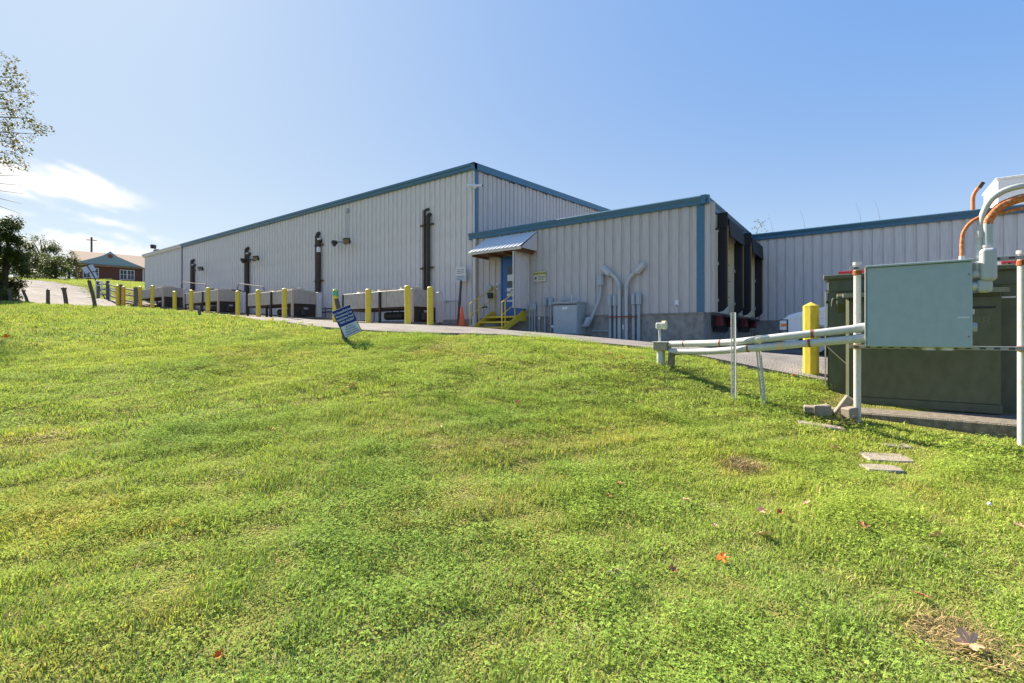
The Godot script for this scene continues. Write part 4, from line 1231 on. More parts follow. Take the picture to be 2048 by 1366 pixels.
func build_van():
	var g0 = -0.655
	var t = thing("van", "white work van with a ladder rack parked behind the green transformer", "van", Vector3(10.78, g0, -1.4))
	var arch = func(cx, r):
		var a = []
		for k in 11:
			var q = PI - PI * k / 10.0
			a.append(Vector2(cx + cos(q) * r, 0.40 + sin(q) * r * 1.05))
		return a
	var p = PackedVector2Array([Vector2(0.06, 0.46), Vector2(0.12, 0.40)])
	p.append_array(PackedVector2Array(arch.call(0.86, 0.43)))
	p.append_array(PackedVector2Array(arch.call(4.25, 0.43)))
	p.append_array(PackedVector2Array([Vector2(5.35, 0.40), Vector2(5.42, 0.6), Vector2(5.40, 1.95), Vector2(5.30, 2.07), Vector2(3.6, 2.12), Vector2(1.9, 2.10), Vector2(1.62, 2.03), Vector2(1.02, 1.38), Vector2(0.90, 1.34), Vector2(0.45, 1.25), Vector2(0.20, 1.17), Vector2(0.07, 1.06), Vector2(0.02, 0.80)]))
	var b = MB.new()
	b.prism(p, -0.98, 0.98, 0.06)
	put(t, "body", b, M.van_white)
	# lights, grille and bumper at the front
	for s in [1.0, -1.0]:
		var h = put(t, "headlight", a_span(Vector3(-0.005, 0.76, s * 0.62 - 0.16), Vector3(0.06, 1.02, s * 0.62 + 0.16), 0.01), M.lamp_lens)
		put(h, "side_lens", a_span(Vector3(0.0, 0.76, s * 0.985 - 0.12), Vector3(0.17, 1.03, s * 0.985 + (0.012 if s > 0 else 0.10)), 0.01), M.lamp_lens)
		put(h, "indicator", a_span(Vector3(0.03, 0.86, s * 0.995 - 0.01), Vector3(0.16, 0.94, s * 0.995 + 0.01)), M.amber_lens)
		put(h, "surround", a_span(Vector3(0.171, 0.70, s * 0.985 - 0.015), Vector3(0.20, 1.05, s * 0.985 + 0.012)), M.black)
		put(h, "surround", a_span(Vector3(0.0, 1.031, s * 0.985 - 0.015), Vector3(0.20, 1.055, s * 0.985 + 0.012)), M.black)
		put(h, "surround", a_span(Vector3(0.0, 0.72, s * 0.985 - 0.015), Vector3(0.17, 0.755, s * 0.985 + 0.012)), M.black)
	var gr = put(t, "grille", a_span(Vector3(-0.01, 0.74, -0.44), Vector3(0.05, 1.04, 0.44), 0.01), M.black)
	for k in 4:
		put(gr, "grille_bar", a_span(Vector3(-0.02, 0.78 + k * 0.07, -0.43), Vector3(-0.011, 0.80 + k * 0.07, 0.43)), M.chrome)
	put(t, "bumper", a_span(Vector3(-0.12, 0.46, -0.96), Vector3(0.10, 0.68, 0.96), 0.04), M.chrome)
	put(t, "bumper", a_span(Vector3(5.38, 0.46, -0.96), Vector3(5.52, 0.62, 0.96), 0.03), M.chrome)
	# glass
	var ws = MB.new()
	ws.quad(Vector3(1.06, 1.45, 0.84), Vector3(1.06, 1.45, -0.84), Vector3(1.575, 2.0, -0.78), Vector3(1.575, 2.0, 0.78))
	put(t, "windscreen", ws, M.glass, Vector3(-0.035, 0.02, 0))
	for s in [1.0, -1.0]:
		var sw = MB.new()
		sw.prism(PackedVector2Array([Vector2(1.28, 1.42), Vector2(2.15, 1.40), Vector2(2.15, 1.94), Vector2(1.72, 1.96)]), s * 0.981 - 0.004, s * 0.981 + 0.004)
		put(t, "side_window", sw, M.glass)
		var dr = put(t, "door", a_span(Vector3(2.20, 0.62, s * 0.979 - 0.003), Vector3(2.212, 1.98, s * 0.979 + 0.004)), M.ink_dark)
		put(dr, "door_gap", a_span(Vector3(1.16, 0.62, s * 0.979 - 0.003), Vector3(1.172, 1.30, s * 0.979 + 0.004)), M.ink_dark)
		put(dr, "handle", a_span(Vector3(2.02, 1.18, s * 0.985 - 0.012), Vector3(2.16, 1.22, s * 0.985 + 0.02)), M.black)
		put(t, "swage_line", a_span(Vector3(0.35, 1.06, s * 0.979 - 0.002), Vector3(1.15, 1.067, s * 0.979 + 0.003)), M.conduit_grey)
		var mi = put(t, "mirror", a_span(Vector3(1.22, 1.38, s * 1.16 - 0.09), Vector3(1.32, 1.66, s * 1.16 + 0.09), 0.02), M.black)
		put(mi, "arm", a_tube([Vector3(1.3, 1.42, s * 0.96), Vector3(1.3, 1.46, s * 1.12)], 0.015, 6), M.black)
		for x in [0.86, 4.25]:
			var w = put(t, "wheel", a_tube([Vector3(x, 0.37, s * 0.72), Vector3(x, 0.37, s * 0.94)], 0.37, 24), M.rubber)
			put(w, "rim", a_tube([Vector3(x, 0.37, s * 0.93), Vector3(x, 0.37, s * 0.95)], 0.21, 20), M.galvanised)
			put(w, "hub", a_tube([Vector3(x, 0.37, s * 0.95), Vector3(x, 0.37, s * 0.965)], 0.07, 12), M.chrome)
	var wp = put(t, "wiper", a_tube([Vector3(1.0, 1.43, 0.55), Vector3(1.12, 1.52, 0.1)], 0.012, 5), M.black)
	put(wp, "blade", a_tube([Vector3(1.06, 1.50, 0.35), Vector3(1.16, 1.62, -0.15)], 0.01, 5), M.black)
	put(t, "undertray", a_span(Vector3(0.3, 0.25, -0.7), Vector3(5.2, 0.42, 0.7)), M.black)
	for x in [2.1, 3.35, 4.5]:
		var r = put(t, "roof_rack", a_span(Vector3(x - 0.025, 2.2, -0.85), Vector3(x + 0.025, 2.25, 0.85)), M.black)
		for s in [1.0, -1.0]:
			put(r, "foot", a_span(Vector3(x - 0.025, 2.07, s * 0.8 - 0.025), Vector3(x + 0.025, 2.2, s * 0.8 + 0.025)), M.black)
	var l = thing("ladder", "red fibreglass ladder with a white label on the van's roof rack", "ladder", Vector3(12.5, g0 + 2.252, -1.0))
	for s in [0.0, -0.42]:
		var rail = put(l, "rail", a_span(Vector3(-0.4, 0.0, s - 0.02), Vector3(2.95, 0.085, s + 0.02), 0.006), M.ladder_red)
		put(rail, "end_cap", a_span(Vector3(2.951, 0.0, s - 0.025), Vector3(3.03, 0.09, s + 0.025)), M.black)
		if s == 0.0:
			put(rail, "label_plate", a_span(Vector3(2.35, 0.01, 0.0205), Vector3(2.72, 0.075, 0.024)), M.paper)
	for k in 11:
		put(l, "rung", a_tube([Vector3(-0.25 + k * 0.3, 0.042, -0.4), Vector3(-0.25 + k * 0.3, 0.042, -0.02)], 0.016, 8), M.galvanised)


func smooth_path(q: Array) -> Array:
	var cv = Curve3D.new()
	cv.bake_interval = 0.02
	for i in q.size():
		var t = (q[mini(i + 1, q.size() - 1)] - q[maxi(i - 1, 0)]).normalized()
		var a = q[i].distance_to(q[maxi(i - 1, 0)]) / 3.0
		var b = q[i].distance_to(q[mini(i + 1, q.size() - 1)]) / 3.0
		cv.add_point(q[i], -t * a, t * b)
	var out = []
	var n = 48
	for i in q.size() - 1:
		for k in 5:
			out.append(cv.sample(i, k / 5.0))
	out.append(q[q.size() - 1])
	return out


func rounded(size: Vector3, r: float) -> MB:
	# a box with truly round edges
	var b = MB.new()
	var h = size / 2.0 - Vector3(r, r, r)
	var S = 12
	var R = 8
	var pos = func(i, k):
		var a = TAU * i / S
		var p = -PI / 2 + PI * k / R
		return Vector3(cos(a) * cos(p), sin(p), -sin(a) * cos(p))
	for i in S:
		for k in R:
			var q = []
			var n = []
			for m in [[i, k], [i + 1, k], [i + 1, k + 1], [i, k + 1]]:
				var d = pos.call(m[0], m[1])
				var mid = pos.call(i + 0.5, k + 0.5)
				n.append(d)
				var ex = Vector3(signf(d.x) if absf(d.x) > 0.01 else signf(mid.x), signf(d.y) if absf(d.y) > 0.01 else signf(mid.y), signf(d.z) if absf(d.z) > 0.01 else signf(mid.z))
				q.append(d * r + ex * h)
			b.tri(q[0], q[1], q[2], n[0], n[1], n[2])
			b.tri(q[0], q[2], q[3], n[0], n[2], n[3])
	# the flat bands between the rounded corners
	for ax in 3:
		var b1 = (ax + 1) % 3
		var b2 = (ax + 2) % 3
		for s in [-1.0, 1.0]:
			var p = []
			for k in [[-1, -1], [1, -1], [1, 1], [-1, 1]]:
				var q = Vector3()
				q[ax] = s * (h[ax] + r); q[b1] = k[0] * h[b1]; q[b2] = k[1] * h[b2]
				p.append(q)
			if s > 0:
				b.quad(p[0], p[1], p[2], p[3])
			else:
				b.quad(p[3], p[2], p[1], p[0])
		for s1 in [-1.0, 1.0]:
			for s2 in [-1.0, 1.0]:
				for k in 3:
					var a0 = PI / 2 * k / 3.0
					var a1 = PI / 2 * (k + 1) / 3.0
					var mk = func(a, e):
						var q = Vector3()
						q[ax] = e * h[ax]; q[b1] = s1 * (h[b1] + r * cos(a)); q[b2] = s2 * (h[b2] + r * sin(a))
						return q
					var nk = func(a):
						var q = Vector3()
						q[b1] = s1 * cos(a); q[b2] = s2 * sin(a)
						return q
					var A = mk.call(a0, -1.0); var B = mk.call(a0, 1.0); var C = mk.call(a1, 1.0); var D = mk.call(a1, -1.0)
					var n0 = nk.call(a0); var n1 = nk.call(a1)
					if (B - A).cross(C - A).dot(n0 + n1) > 0:
						b.tri(A, B, C, n0, n0, n1); b.tri(A, C, D, n0, n1, n1)
					else:
						b.tri(A, C, B, n0, n1, n0); b.tri(A, D, C, n0, n1, n1)
	return b


func build_transformer():
	var py = -0.94
	var pad = thing("concrete_pad", "long weathered concrete pad under the green transformer", "pad", Vector3(13.7, py, 6.4))
	put(pad, "slab", a_span(Vector3(-1.42, -0.30, -1.15), Vector3(1.6, 0.0, 1.17), 0.018), M.pad_concrete)
	var t = thing("transformer", "large dark green pad-mounted transformer behind the grey cabinet", "transformer", Vector3(13.4, py, 6.3))
	var G = M.transformer_green
	var at = func(x, y, z): return Vector3(x - 13.4, y - py, z - 6.3)
	put(t, "tank", a_span(at.call(12.27, py, 5.5), at.call(14.75, 0.80, 6.55), 0.012), G)
	put(t, "lid", a_span(at.call(12.22, 0.765, 5.45), at.call(14.8, 0.83, 6.61), 0.012), G)
	put(t, "lid_rim", a_span(at.call(12.25, 0.60, 6.551), at.call(14.76, 0.615, 6.572)), G)
	# corner flanges with a bevelled face
	for q in [[12.236, 6.555, 1.53, 0.016], [14.72, 6.555, 1.53, 0.016], [12.492, 6.862, 1.41, 0.038]]:
		var fl = MB.new()
		fl.prism(PackedVector2Array([Vector2(0.0, 0.0), Vector2(q[3], -q[3]), Vector2(q[3], 0.06), Vector2(0.0, 0.06)]), 0.0, q[2])
		put(t, "corner_flange", fl, G, at.call(q[0], py + 0.012, q[1]), Basis(Vector3(1, 0, 0), Vector3(0, 0, -1), Vector3(0, 1, 0)))
	put(t, "compartment", a_span(at.call(12.53, py + 0.01, 6.551), at.call(13.97, 0.50, 6.86), 0.01), G)
	put(t, "door", a_span(at.call(12.535, py + 0.12, 6.862), at.call(13.965, 0.44, 6.878), 0.004), G)
	put(t, "sill", a_span(at.call(12.52, py + 0.012, 6.862), at.call(13.98, py + 0.115, 6.885), 0.004), G)
	var hood = MB.new()
	hood.prism(PackedVector2Array([Vector2(6.552, 0.56), Vector2(6.94, 0.53), Vector2(6.96, 0.48), Vector2(6.552, 0.505)]), -14.03, -12.46, 0.006)
	put(t, "hood", hood, G, Vector3(-13.4, -py, -6.3), Basis(Vector3(0, 0, 1), Vector3.UP, Vector3(-1, 0, 0)))
	var br = MB.new()
	br.prism(PackedVector2Array([Vector2(6.552, 0.58), Vector2(6.66, 0.52), Vector2(6.66, 0.42), Vector2(6.552, 0.30)]), -12.50, -12.38, 0.01)
	put(t, "lifting_lug", br, G, Vector3(-13.4, -py, -6.3), Basis(Vector3(0, 0, 1), Vector3.UP, Vector3(-1, 0, 0)))
	put(t, "lug_hook", a_tube(bend([at.call(12.40, 0.47, 6.65), at.call(12.34, 0.50, 6.72), at.call(12.33, 0.38, 6.72)], 0.05), 0.012, 6), G)
	put(t, "handle_recess", a_span(at.call(13.62, 0.30, 6.879), at.call(13.92, 0.325, 6.884)), M.black)
	put(t, "brace", a_tube([at.call(12.27, -0.18, 6.57), at.call(12.51, -0.42, 6.75)], 0.008, 5), G)
	letters(t, "scratched_lettering", "BBR", 0.075, at.call(13.76, 0.16, 6.879), M.scratch, Basis.IDENTITY, false, 1.3)
	put(t, "warning_plate", a_span(at.call(14.02, 0.43, 6.552), at.call(14.14, 0.45, 6.56)), M.paper)

	# the pipe rack in front, and the cabinet that hangs on it
	var r = thing("pipe_rack", "two galvanised pipe posts with rusty clamps and strut rails carrying the grey cabinet", "rack", Vector3(13.3, -1.1, 7.8))
	for k in 2:
		var x = [-0.67, 0.67][k]
		var y0 = [0.02, -0.08][k]
		var post = put(r, "post", a_tube([Vector3(x, y0, 0), Vector3(x, 1.90, 0)], 0.037, 16), M.post_galvanised)
		put(post, "cap", a_tube([Vector3(x, 1.90, 0), Vector3(x, 1.935, 0)], 0.046, 16), M.galvanised)
		for y in [1.81, 0.955]:
			var c = put(post, "clamp", a_tube([Vector3(x, y - 0.025, 0), Vector3(x, y + 0.025, 0)], 0.045, 16), M.rust)
			c.set_meta("label", "rusty clamp")
	for y in [1.86, 0.955]:
		var s = put(r, "strut", a_span(Vector3(-0.74, y - 0.02, 0.045), Vector3(0.78, y + 0.02, 0.085), 0.002), M.strut_grey)
		for k in 14:
			put(s, "slot", a_span(Vector3(-0.7 + k * 0.105, y - 0.011, 0.0852), Vector3(-0.655 + k * 0.105, y + 0.007, 0.087)), M.ink_dark)
	var c = thing("hanging_cabinet", "flat square blue-grey steel cabinet mounted on the pipe rack before the transformer", "cabinet", Vector3(13.145, -0.14, 7.9))
	put(c, "body", a_span(Vector3(-0.43, 0.0, 0.0), Vector3(0.43, 0.88, 0.16), 0.006), M.cabinet_grey)
	put(c, "cover", a_span(Vector3(-0.425, 0.005, 0.161), Vector3(0.425, 0.868, 0.178), 0.004), M.cabinet_grey)
	put(c, "drip_lip", a_span(Vector3(-0.435, 0.872, 0.10), Vector3(0.435, 0.892, 0.20), 0.003), M.cabinet_grey)
	put(c, "edge_strip", a_span(Vector3(-0.445, -0.003, 0.06), Vector3(-0.431, 0.875, 0.185), 0.003), M.pvc_grey)
	put(c, "label_plate", a_span(Vector3(0.315, 0.30, 0.179), Vector3(0.405, 0.315, 0.181)), M.sign_pale)
	put(c, "screw", a_tube([Vector3(0.40, 0.115, 0.178), Vector3(0.40, 0.115, 0.186)], 0.007, 8), M.rust)
	put(c, "screw", a_tube([Vector3(0.40, 0.74, 0.178), Vector3(0.40, 0.74, 0.184)], 0.006, 8), M.ink_dark)
	put(c, "hasp", a_span(Vector3(0.431, 0.34, 0.11), Vector3(0.445, 0.39, 0.15)), M.galvanised)
	put(c, "hub", a_tube([Vector3(0.10, -0.03, 0.08), Vector3(0.10, 0.0, 0.08)], 0.06, 14), M.galvanised)
	put(c, "hub", a_tube([Vector3(0.24, -0.03, 0.08), Vector3(0.24, 0.0, 0.08)], 0.06, 14), M.galvanised)
	put(c, "knockout", a_tube([Vector3(0.43, 0.21, 0.08), Vector3(0.47, 0.21, 0.08)], 0.045, 14), M.conduit_grey)
	# conduits that leave the cabinet's right side and arch away to the right
	var e = thing("arched_conduit", "slender pale grey conduit arching highest beside the cabinet's upper right corner", "conduit", Vector3(13.63, 0.5, 7.96))
	var off = func(list, o):
		var q = []
		for p in list:
			q.append(p - o)
		return q
	put(e, "pipe", a_tube(smooth_path(off.call([Vector3(13.625, 0.60, 7.97), Vector3(13.638, 0.973, 7.96), Vector3(13.649, 1.108, 7.96), Vector3(13.667, 1.216, 7.96), Vector3(13.711, 1.33, 7.96), Vector3(13.779, 1.399, 7.96), Vector3(13.863, 1.434, 7.96), Vector3(13.98, 1.45, 7.94), Vector3(16.6, 1.45, 7.6), Vector3(16.9, 1.30, 7.6), Vector3(17.0, -1.6, 7.6)], e.position)), 0.029, 14), M.pvc_grey)
	put(e, "coupling", a_tube([Vector3(0.007, 0.47, 0), Vector3(0.01, 0.54, 0)], 0.038, 14), M.pvc_grey)
	put(e, "coupling", a_tube([Vector3(0.0, 0.26, 0.005), Vector3(0.002, 0.30, 0.004)], 0.036, 14), M.pvc_grey)
	put(e, "foot", a_span(Vector3(-0.045, 0.08, -0.03), Vector3(0.03, 0.24, 0.05), 0.02), M.pvc_grey)
	put(e, "nipple", a_tube([Vector3(-0.06, 0.10, 0.03), Vector3(0.0, 0.10, 0.03)], 0.04, 14), M.post_galvanised)
	var e2 = thing("arched_conduit", "thick conduit with an orange rusted bend rising from a large grey fitting", "conduit", Vector3(13.695, 0.45, 7.97))
	put(e2, "fitting", rounded(Vector3(0.125, 0.33, 0.13), 0.04), M.conduit_grey, Vector3(-0.004, 0.24, 0.05))
	put(e2, "lower_fitting", rounded(Vector3(0.12, 0.13, 0.12), 0.035), M.conduit_grey, Vector3(-0.03, 0.03, 0.03))
	put(e2, "pipe", a_tube([Vector3(0.0, 0.40, 0.0), Vector3(0.0, 0.66, 0.0)], 0.041, 16), M.conduit_grey)
	put(e2, "rusted_bend", a_tube(smooth_path(off.call([Vector3(13.695, 1.10, 7.97), Vector3(13.700, 1.14, 7.97), Vector3(13.724, 1.186, 7.97), Vector3(13.777, 1.258, 7.97), Vector3(13.861, 1.304, 7.97), Vector3(13.97, 1.33, 7.96), Vector3(16.4, 1.33, 7.66), Vector3(16.7, 1.2, 7.66), Vector3(16.75, -1.6, 7.66)], e2.position)), 0.041, 16), M.rusty_conduit)
	put(e2, "collar", a_tube([Vector3(0.0, 0.415, 0), Vector3(0.0, 0.44, 0)], 0.052, 16), M.galvanised)
	put(e2, "nipple", a_tube([Vector3(-0.15, 0.03, 0.03), Vector3(-0.08, 0.03, 0.03)], 0.045, 14), M.galvanised)
	var e3 = thing("arched_conduit", "thin rust-orange conduit rising from the top of the cabinet and arching right", "conduit", Vector3(13.507, 0.752, 7.96))
	put(e3, "pipe", a_tube(smooth_path(off.call([Vector3(13.505, 0.75, 7.96), Vector3(13.511, 1.008, 7.96), Vector3(13.541, 1.094, 7.96), Vector3(13.594, 1.156, 7.96), Vector3(13.66, 1.187, 7.96), Vector3(13.779, 1.2, 7.96), Vector3(13.97, 1.23, 7.95), Vector3(16.2, 1.3, 7.7), Vector3(16.45, 1.15, 7.7), Vector3(16.5, -1.6, 7.7)], e3.position)), 0.017, 12), M.rusty_conduit)
	put(e3, "connector", a_tube([Vector3(0, 0.0, 0), Vector3(0.0, 0.05, 0)], 0.026, 12), M.galvanised)

	# the two long pipes to the pull box
	var pp = [Vector3(10.34, -0.15, 7.47), Vector3(11.20, -0.115, 7.80), Vector3(11.72, -0.055, 8.0), Vector3(12.25, 0.01, 8.02), Vector3(12.715, 0.075, 8.0)]
	var pq = [Vector3(10.34, -0.26, 7.47), Vector3(10.95, -0.24, 7.72), Vector3(11.55, -0.18, 7.95), Vector3(12.2, -0.105, 8.04), Vector3(12.715, -0.045, 8.02)]
	for k in 2:
		var q = [pp, pq][k]
		var pt = thing("long_pipe", ["upper of two long grey pipes running from the pull box to the cabinet", "lower of two long grey pipes running from the pull box to the cabinet"][k], "pipe", q[0])
		var loc = []
		var cv = Curve3D.new()
		for i in q.size():
			var tan = (q[mini(i + 1, q.size() - 1)] - q[maxi(i - 1, 0)]) / 6.0
			cv.add_point(q[i] - q[0], -tan, tan)
		for i in 25:
			loc.append(cv.sample_baked(cv.get_baked_length() * i / 24.0, true))
		put(pt, "pipe", a_tube(loc, 0.045, 18), M.pvc_grey)
		var seg = func(called, f0, f1, rad, m):
			var a = cv.sample_baked(cv.get_baked_length() * f0, true)
			var b = cv.sample_baked(cv.get_baked_length() * f1, true)
			return put(pt, called, a_tube([a, b], rad, 18), m)
		seg.call("socket", 0.955, 1.0, 0.052, M.pvc_grey)
		if k == 0:
			seg.call("rusty_strap", 0.10, 0.106, 0.049, M.rust)
			seg.call("rusty_strap", 0.335, 0.343, 0.049, M.rust)
			seg.call("rusty_strap", 0.785, 0.797, 0.049, M.rust)
			seg.call("tape_wrap", 0.545, 0.575, 0.048, M.dock_beige)
		else:
			seg.call("rusty_strap", 0.50, 0.508, 0.049, M.rust)
			seg.call("rusty_strap", 0.775, 0.785, 0.049, M.rust)
			seg.call("tape_wrap", 0.64, 0.675, 0.048, M.unit_leg)
	var pb = thing("pull_box", "tan square pull box on a stubby grey post at the end of the long pipes", "pull box", Vector3(10.22, -0.46, 7.42))
	put(pb, "post", a_tube([Vector3(-0.03, -0.1, 0.02), Vector3(-0.03, 0.22, 0.02)], 0.06, 14), M.pvc_grey)
	put(pb, "post", a_tube([Vector3(0.12, -0.1, -0.02), Vector3(0.12, 0.22, -0.02)], 0.05, 14), M.pad_concrete)
	put(pb, "box", a_span(Vector3(-0.12, 0.21, -0.12), Vector3(0.09, 0.33, 0.12), 0.008), M.flagstone)
	put(pb, "lid", a_span(Vector3(-0.13, 0.331, -0.13), Vector3(0.11, 0.345, 0.13), 0.004), M.pvc_grey)
	put(pb, "elbow", a_tube(bend([Vector3(0.14, -0.02, 0.06), Vector3(0.15, 0.19, 0.06), Vector3(0.30, 0.2, 0.10)], 0.1), 0.05, 14), M.pad_concrete)
	var ph = thing("sensor_head", "small sensor on a short stem above the pull box with a yellowed disc", "sensor", Vector3(10.19, -0.115, 7.42))
	put(ph, "stem", a_tube([Vector3(-0.02, 0, 0), Vector3(-0.03, 0.2, 0)], 0.018, 10), M.pvc_grey)
	put(ph, "body", a_span(Vector3(-0.08, 0.19, -0.03), Vector3(0.04, 0.29, 0.03), 0.015), M.pvc_grey)
	put(ph, "disc", a_tube([Vector3(0.03, 0.25, 0.0), Vector3(0.075, 0.25, 0.0)], 0.065, 18), M.notice_pale)
	put(ph, "thumb_screw", a_tube([Vector3(0.02, 0.28, 0.0), Vector3(0.02, 0.32, 0.0)], 0.012, 8), M.step_yellow)
	var up = func(a, b, label):
		var base = Vector3(a.x, land(a.x, a.z) - 0.03, a.z)
		var p = thing("perforated_post", label, "post", base, "perforated steel posts by the long pipes")
		var dir = (b - base)
		var len = dir.length()
		dir = dir.normalized()
		var side = Vector3(0.86, 0, -0.51)
		side = (side - dir * side.dot(dir)).normalized()
		var bs = Basis(side, dir, side.cross(dir))
		var ch = MB.new()
		ch.box(Vector3(0, len / 2, 0.012), Vector3(0.022, len, 0.004))
		for s in [-1.0, 1.0]:
			ch.box(Vector3(s * 0.017, len / 2, 0.002), Vector3(0.004, len, 0.024), 0.0, Basis(Vector3.UP, s * 0.35))
			ch.box(Vector3(s * 0.026, len / 2, -0.009), Vector3(0.014, len, 0.004))
		put(p, "channel", ch, M.galvanised, Vector3.ZERO, bs)
		var k = 0.12
		while k < len - 0.03:
			put(p, "hole", a_box(Vector3(0.0085, 0.011, 0.0012)), M.ink_dark, bs * Vector3(0, k, 0.0144), bs)
			k += 0.042
	up.call(Vector3(11.332, 0, 7.96), Vector3(11.328, 0.279, 7.965), "upright perforated steel post standing in front of the long pipes")
	up.call(Vector3(11.67, 0, 7.86), Vector3(11.60, -0.10, 7.88), "leaning perforated steel post holding the lower long pipe")

	# loose stones about the pad
	var rg = RandomNumberGenerator.new()
	rg.seed = 5
	var stones = [[12.20, 7.78, 0.22, 0.09, 0.16, 0.1, 0.0, "tan broken block lying flat, leftmost of the rubble at the pad corner"], [12.30, 7.92, 0.15, 0.13, 0.12, 0.5, 0.15, "grey squarish block in front of the rubble at the pad corner"], [12.50, 7.74, 0.10, 0.25, 0.12, 0.1, -0.55, "brick propped on end against the rubble at the pad corner"], [12.56, 7.88, 0.14, 0.12, 0.12, 0.9, 0.1, "small grey block beside the left rack post"], [12.38, 7.62, 0.25, 0.06, 0.14, 0.3, 0.05, "thin slab behind the propped brick at the pad corner"]]
	for s in stones:
		var b = MB.new()
		b.box(Vector3.ZERO, Vector3(s[2], s[3], s[4]), 0.012)
		var y = maxf(land(s[0], s[1]), -0.96) + s[3] * 0.42
		var o = put(self, "loose_block", b, M.brick_stone, Vector3(s[0], y, s[1]), Basis(Vector3.UP, s[5]) * Basis(Vector3(0, 0, 1), s[6]))
		tag(o, s[7], "block", "broken blocks at the corner of the transformer pad")
	var flags = [[12.86, 8.88, 0.38, 0.22, 0.45, "weathered flagstone half covered by weeds, below the transformer pad"], [12.82, 9.26, 0.30, 0.15, 0.5, "pale flagstone lying lower on the lawn below the transformer pad"], [12.95, 8.48, 0.24, 0.12, 0.3, "small grey flagstone nearest the transformer pad"], [12.3, 8.28, 0.45, 0.11, 0.1, "narrow kerb stone sunk in the grass left of the transformer pad"]]
	for s in flags:
		var poly = PackedVector2Array()
		for w in [[-1, -1], [0.1, -1.05], [1, -0.9], [1.05, 0.1], [0.9, 1], [-0.2, 1.03], [-1.05, 0.85], [-0.95, 0.0]]:
			poly.append(Vector2(w[0] * s[2] * 0.5 * rg.randf_range(0.9, 1.08), w[1] * s[3] * 0.5 * rg.randf_range(0.9, 1.08)))
		var b = MB.new()
		b.prism(poly, 0.0, 0.06, 0.012)
		var e0 = land(s[0], s[1])
		var nrm = Vector3(land(s[0] - 0.2, s[1]) - land(s[0] + 0.2, s[1]), 0.4, land(s[0], s[1] - 0.2) - land(s[0], s[1] + 0.2)).normalized()
		var bx = Vector3(cos(s[4]), 0, -sin(s[4]))
		bx = (bx - nrm * bx.dot(nrm)).normalized()
		var o = put(self, "flagstone", b, M.flagstone, Vector3(s[0], e0 + lawn_rough(s[0], s[1]) - 0.042, s[1]), Basis(bx, nrm.cross(bx), nrm))
		tag(o, s[5], "flagstone", "flagstones in the grass below the pad")
	var gb = put(self, "golf_ball", ball(0.014), M.white, Vector3(13.44, land(13.44, 9.8) + 0.045, 9.8))
	tag(gb, "small white ball lying in the grass at the right", "ball")


func ball(r: float) -> MB:
	var b = MB.new()
	var prof = []
	for k in 9:
		var a = -PI / 2 + PI * k / 8.0
		prof.append([maxf(cos(a) * r, 0.0), sin(a) * r])
	b.lathe(Vector3.ZERO, prof, 14)
	return b


func build_sign():
	var base = Vector3(4.21, land(4.21, 8.82) - 0.05, 8.82)
	var t = thing("warning_sign", "tilted dark blue and pale sign nailed to a leaning wooden post", "sign", base)
	var out = Vector3(0.82, 0, 0.57).normalized()
	var side = Vector3.UP.cross(out).normalized()
	var face = Basis(side, Vector3.UP, out)
	put(t, "post", a_tube([Vector3(0, 0, 0) - out * 0.05, side * -0.09 + Vector3(0, 0.45, 0) - out * 0.06, side * -0.19 + Vector3(0, 0.93, 0) - out * 0.06], [0.055, 0.052, 0.047], 7, true, false), M.old_wood)
	var tilt = face * Basis(Vector3(0, 0, 1), deg_to_rad(24.0))
	var mid = side * 0.02 + Vector3(0, 0.47, 0)
	put(t, "board", a_box(Vector3(0.37, 0.585, 0.018), 0.003), M.ink_dark, mid, tilt)
	put(t, "upper_panel", a_box(Vector3(0.355, 0.335, 0.004)), M.sign_blue, mid + tilt * Vector3(0, 0.120, 0.0115), tilt)
	put(t, "lower_panel", a_box(Vector3(0.335, 0.228, 0.004)), M.sign_pale, mid + tilt * Vector3(0.004, -0.170, 0.0115), tilt)
	put(t, "top_edge", a_box(Vector3(0.37, 0.006, 0.022)), M.white, mid + tilt * Vector3(0, 0.296, 0), tilt)
	var up = ["No Unauthorized", "Personnel or", "Vehicles Past", "THIS POINT"]
	var low = ["No Pets", "Permitted", "Except Service", "or Guide Animals"]
	for k in 4:
		letters(t, "lettering", up[k], 0.045, mid + tilt * Vector3(0, 0.225 - 0.070 * k, 0.0155), M.sign_pale, tilt, true, 0.80 if k == 0 else 0.9)
		letters(t, "lettering", low[k], 0.034, mid + tilt * Vector3(0.004, -0.095 - 0.050 * k, 0.0155), M.ink_blue, tilt, true, 0.78 if k > 1 else 0.9)


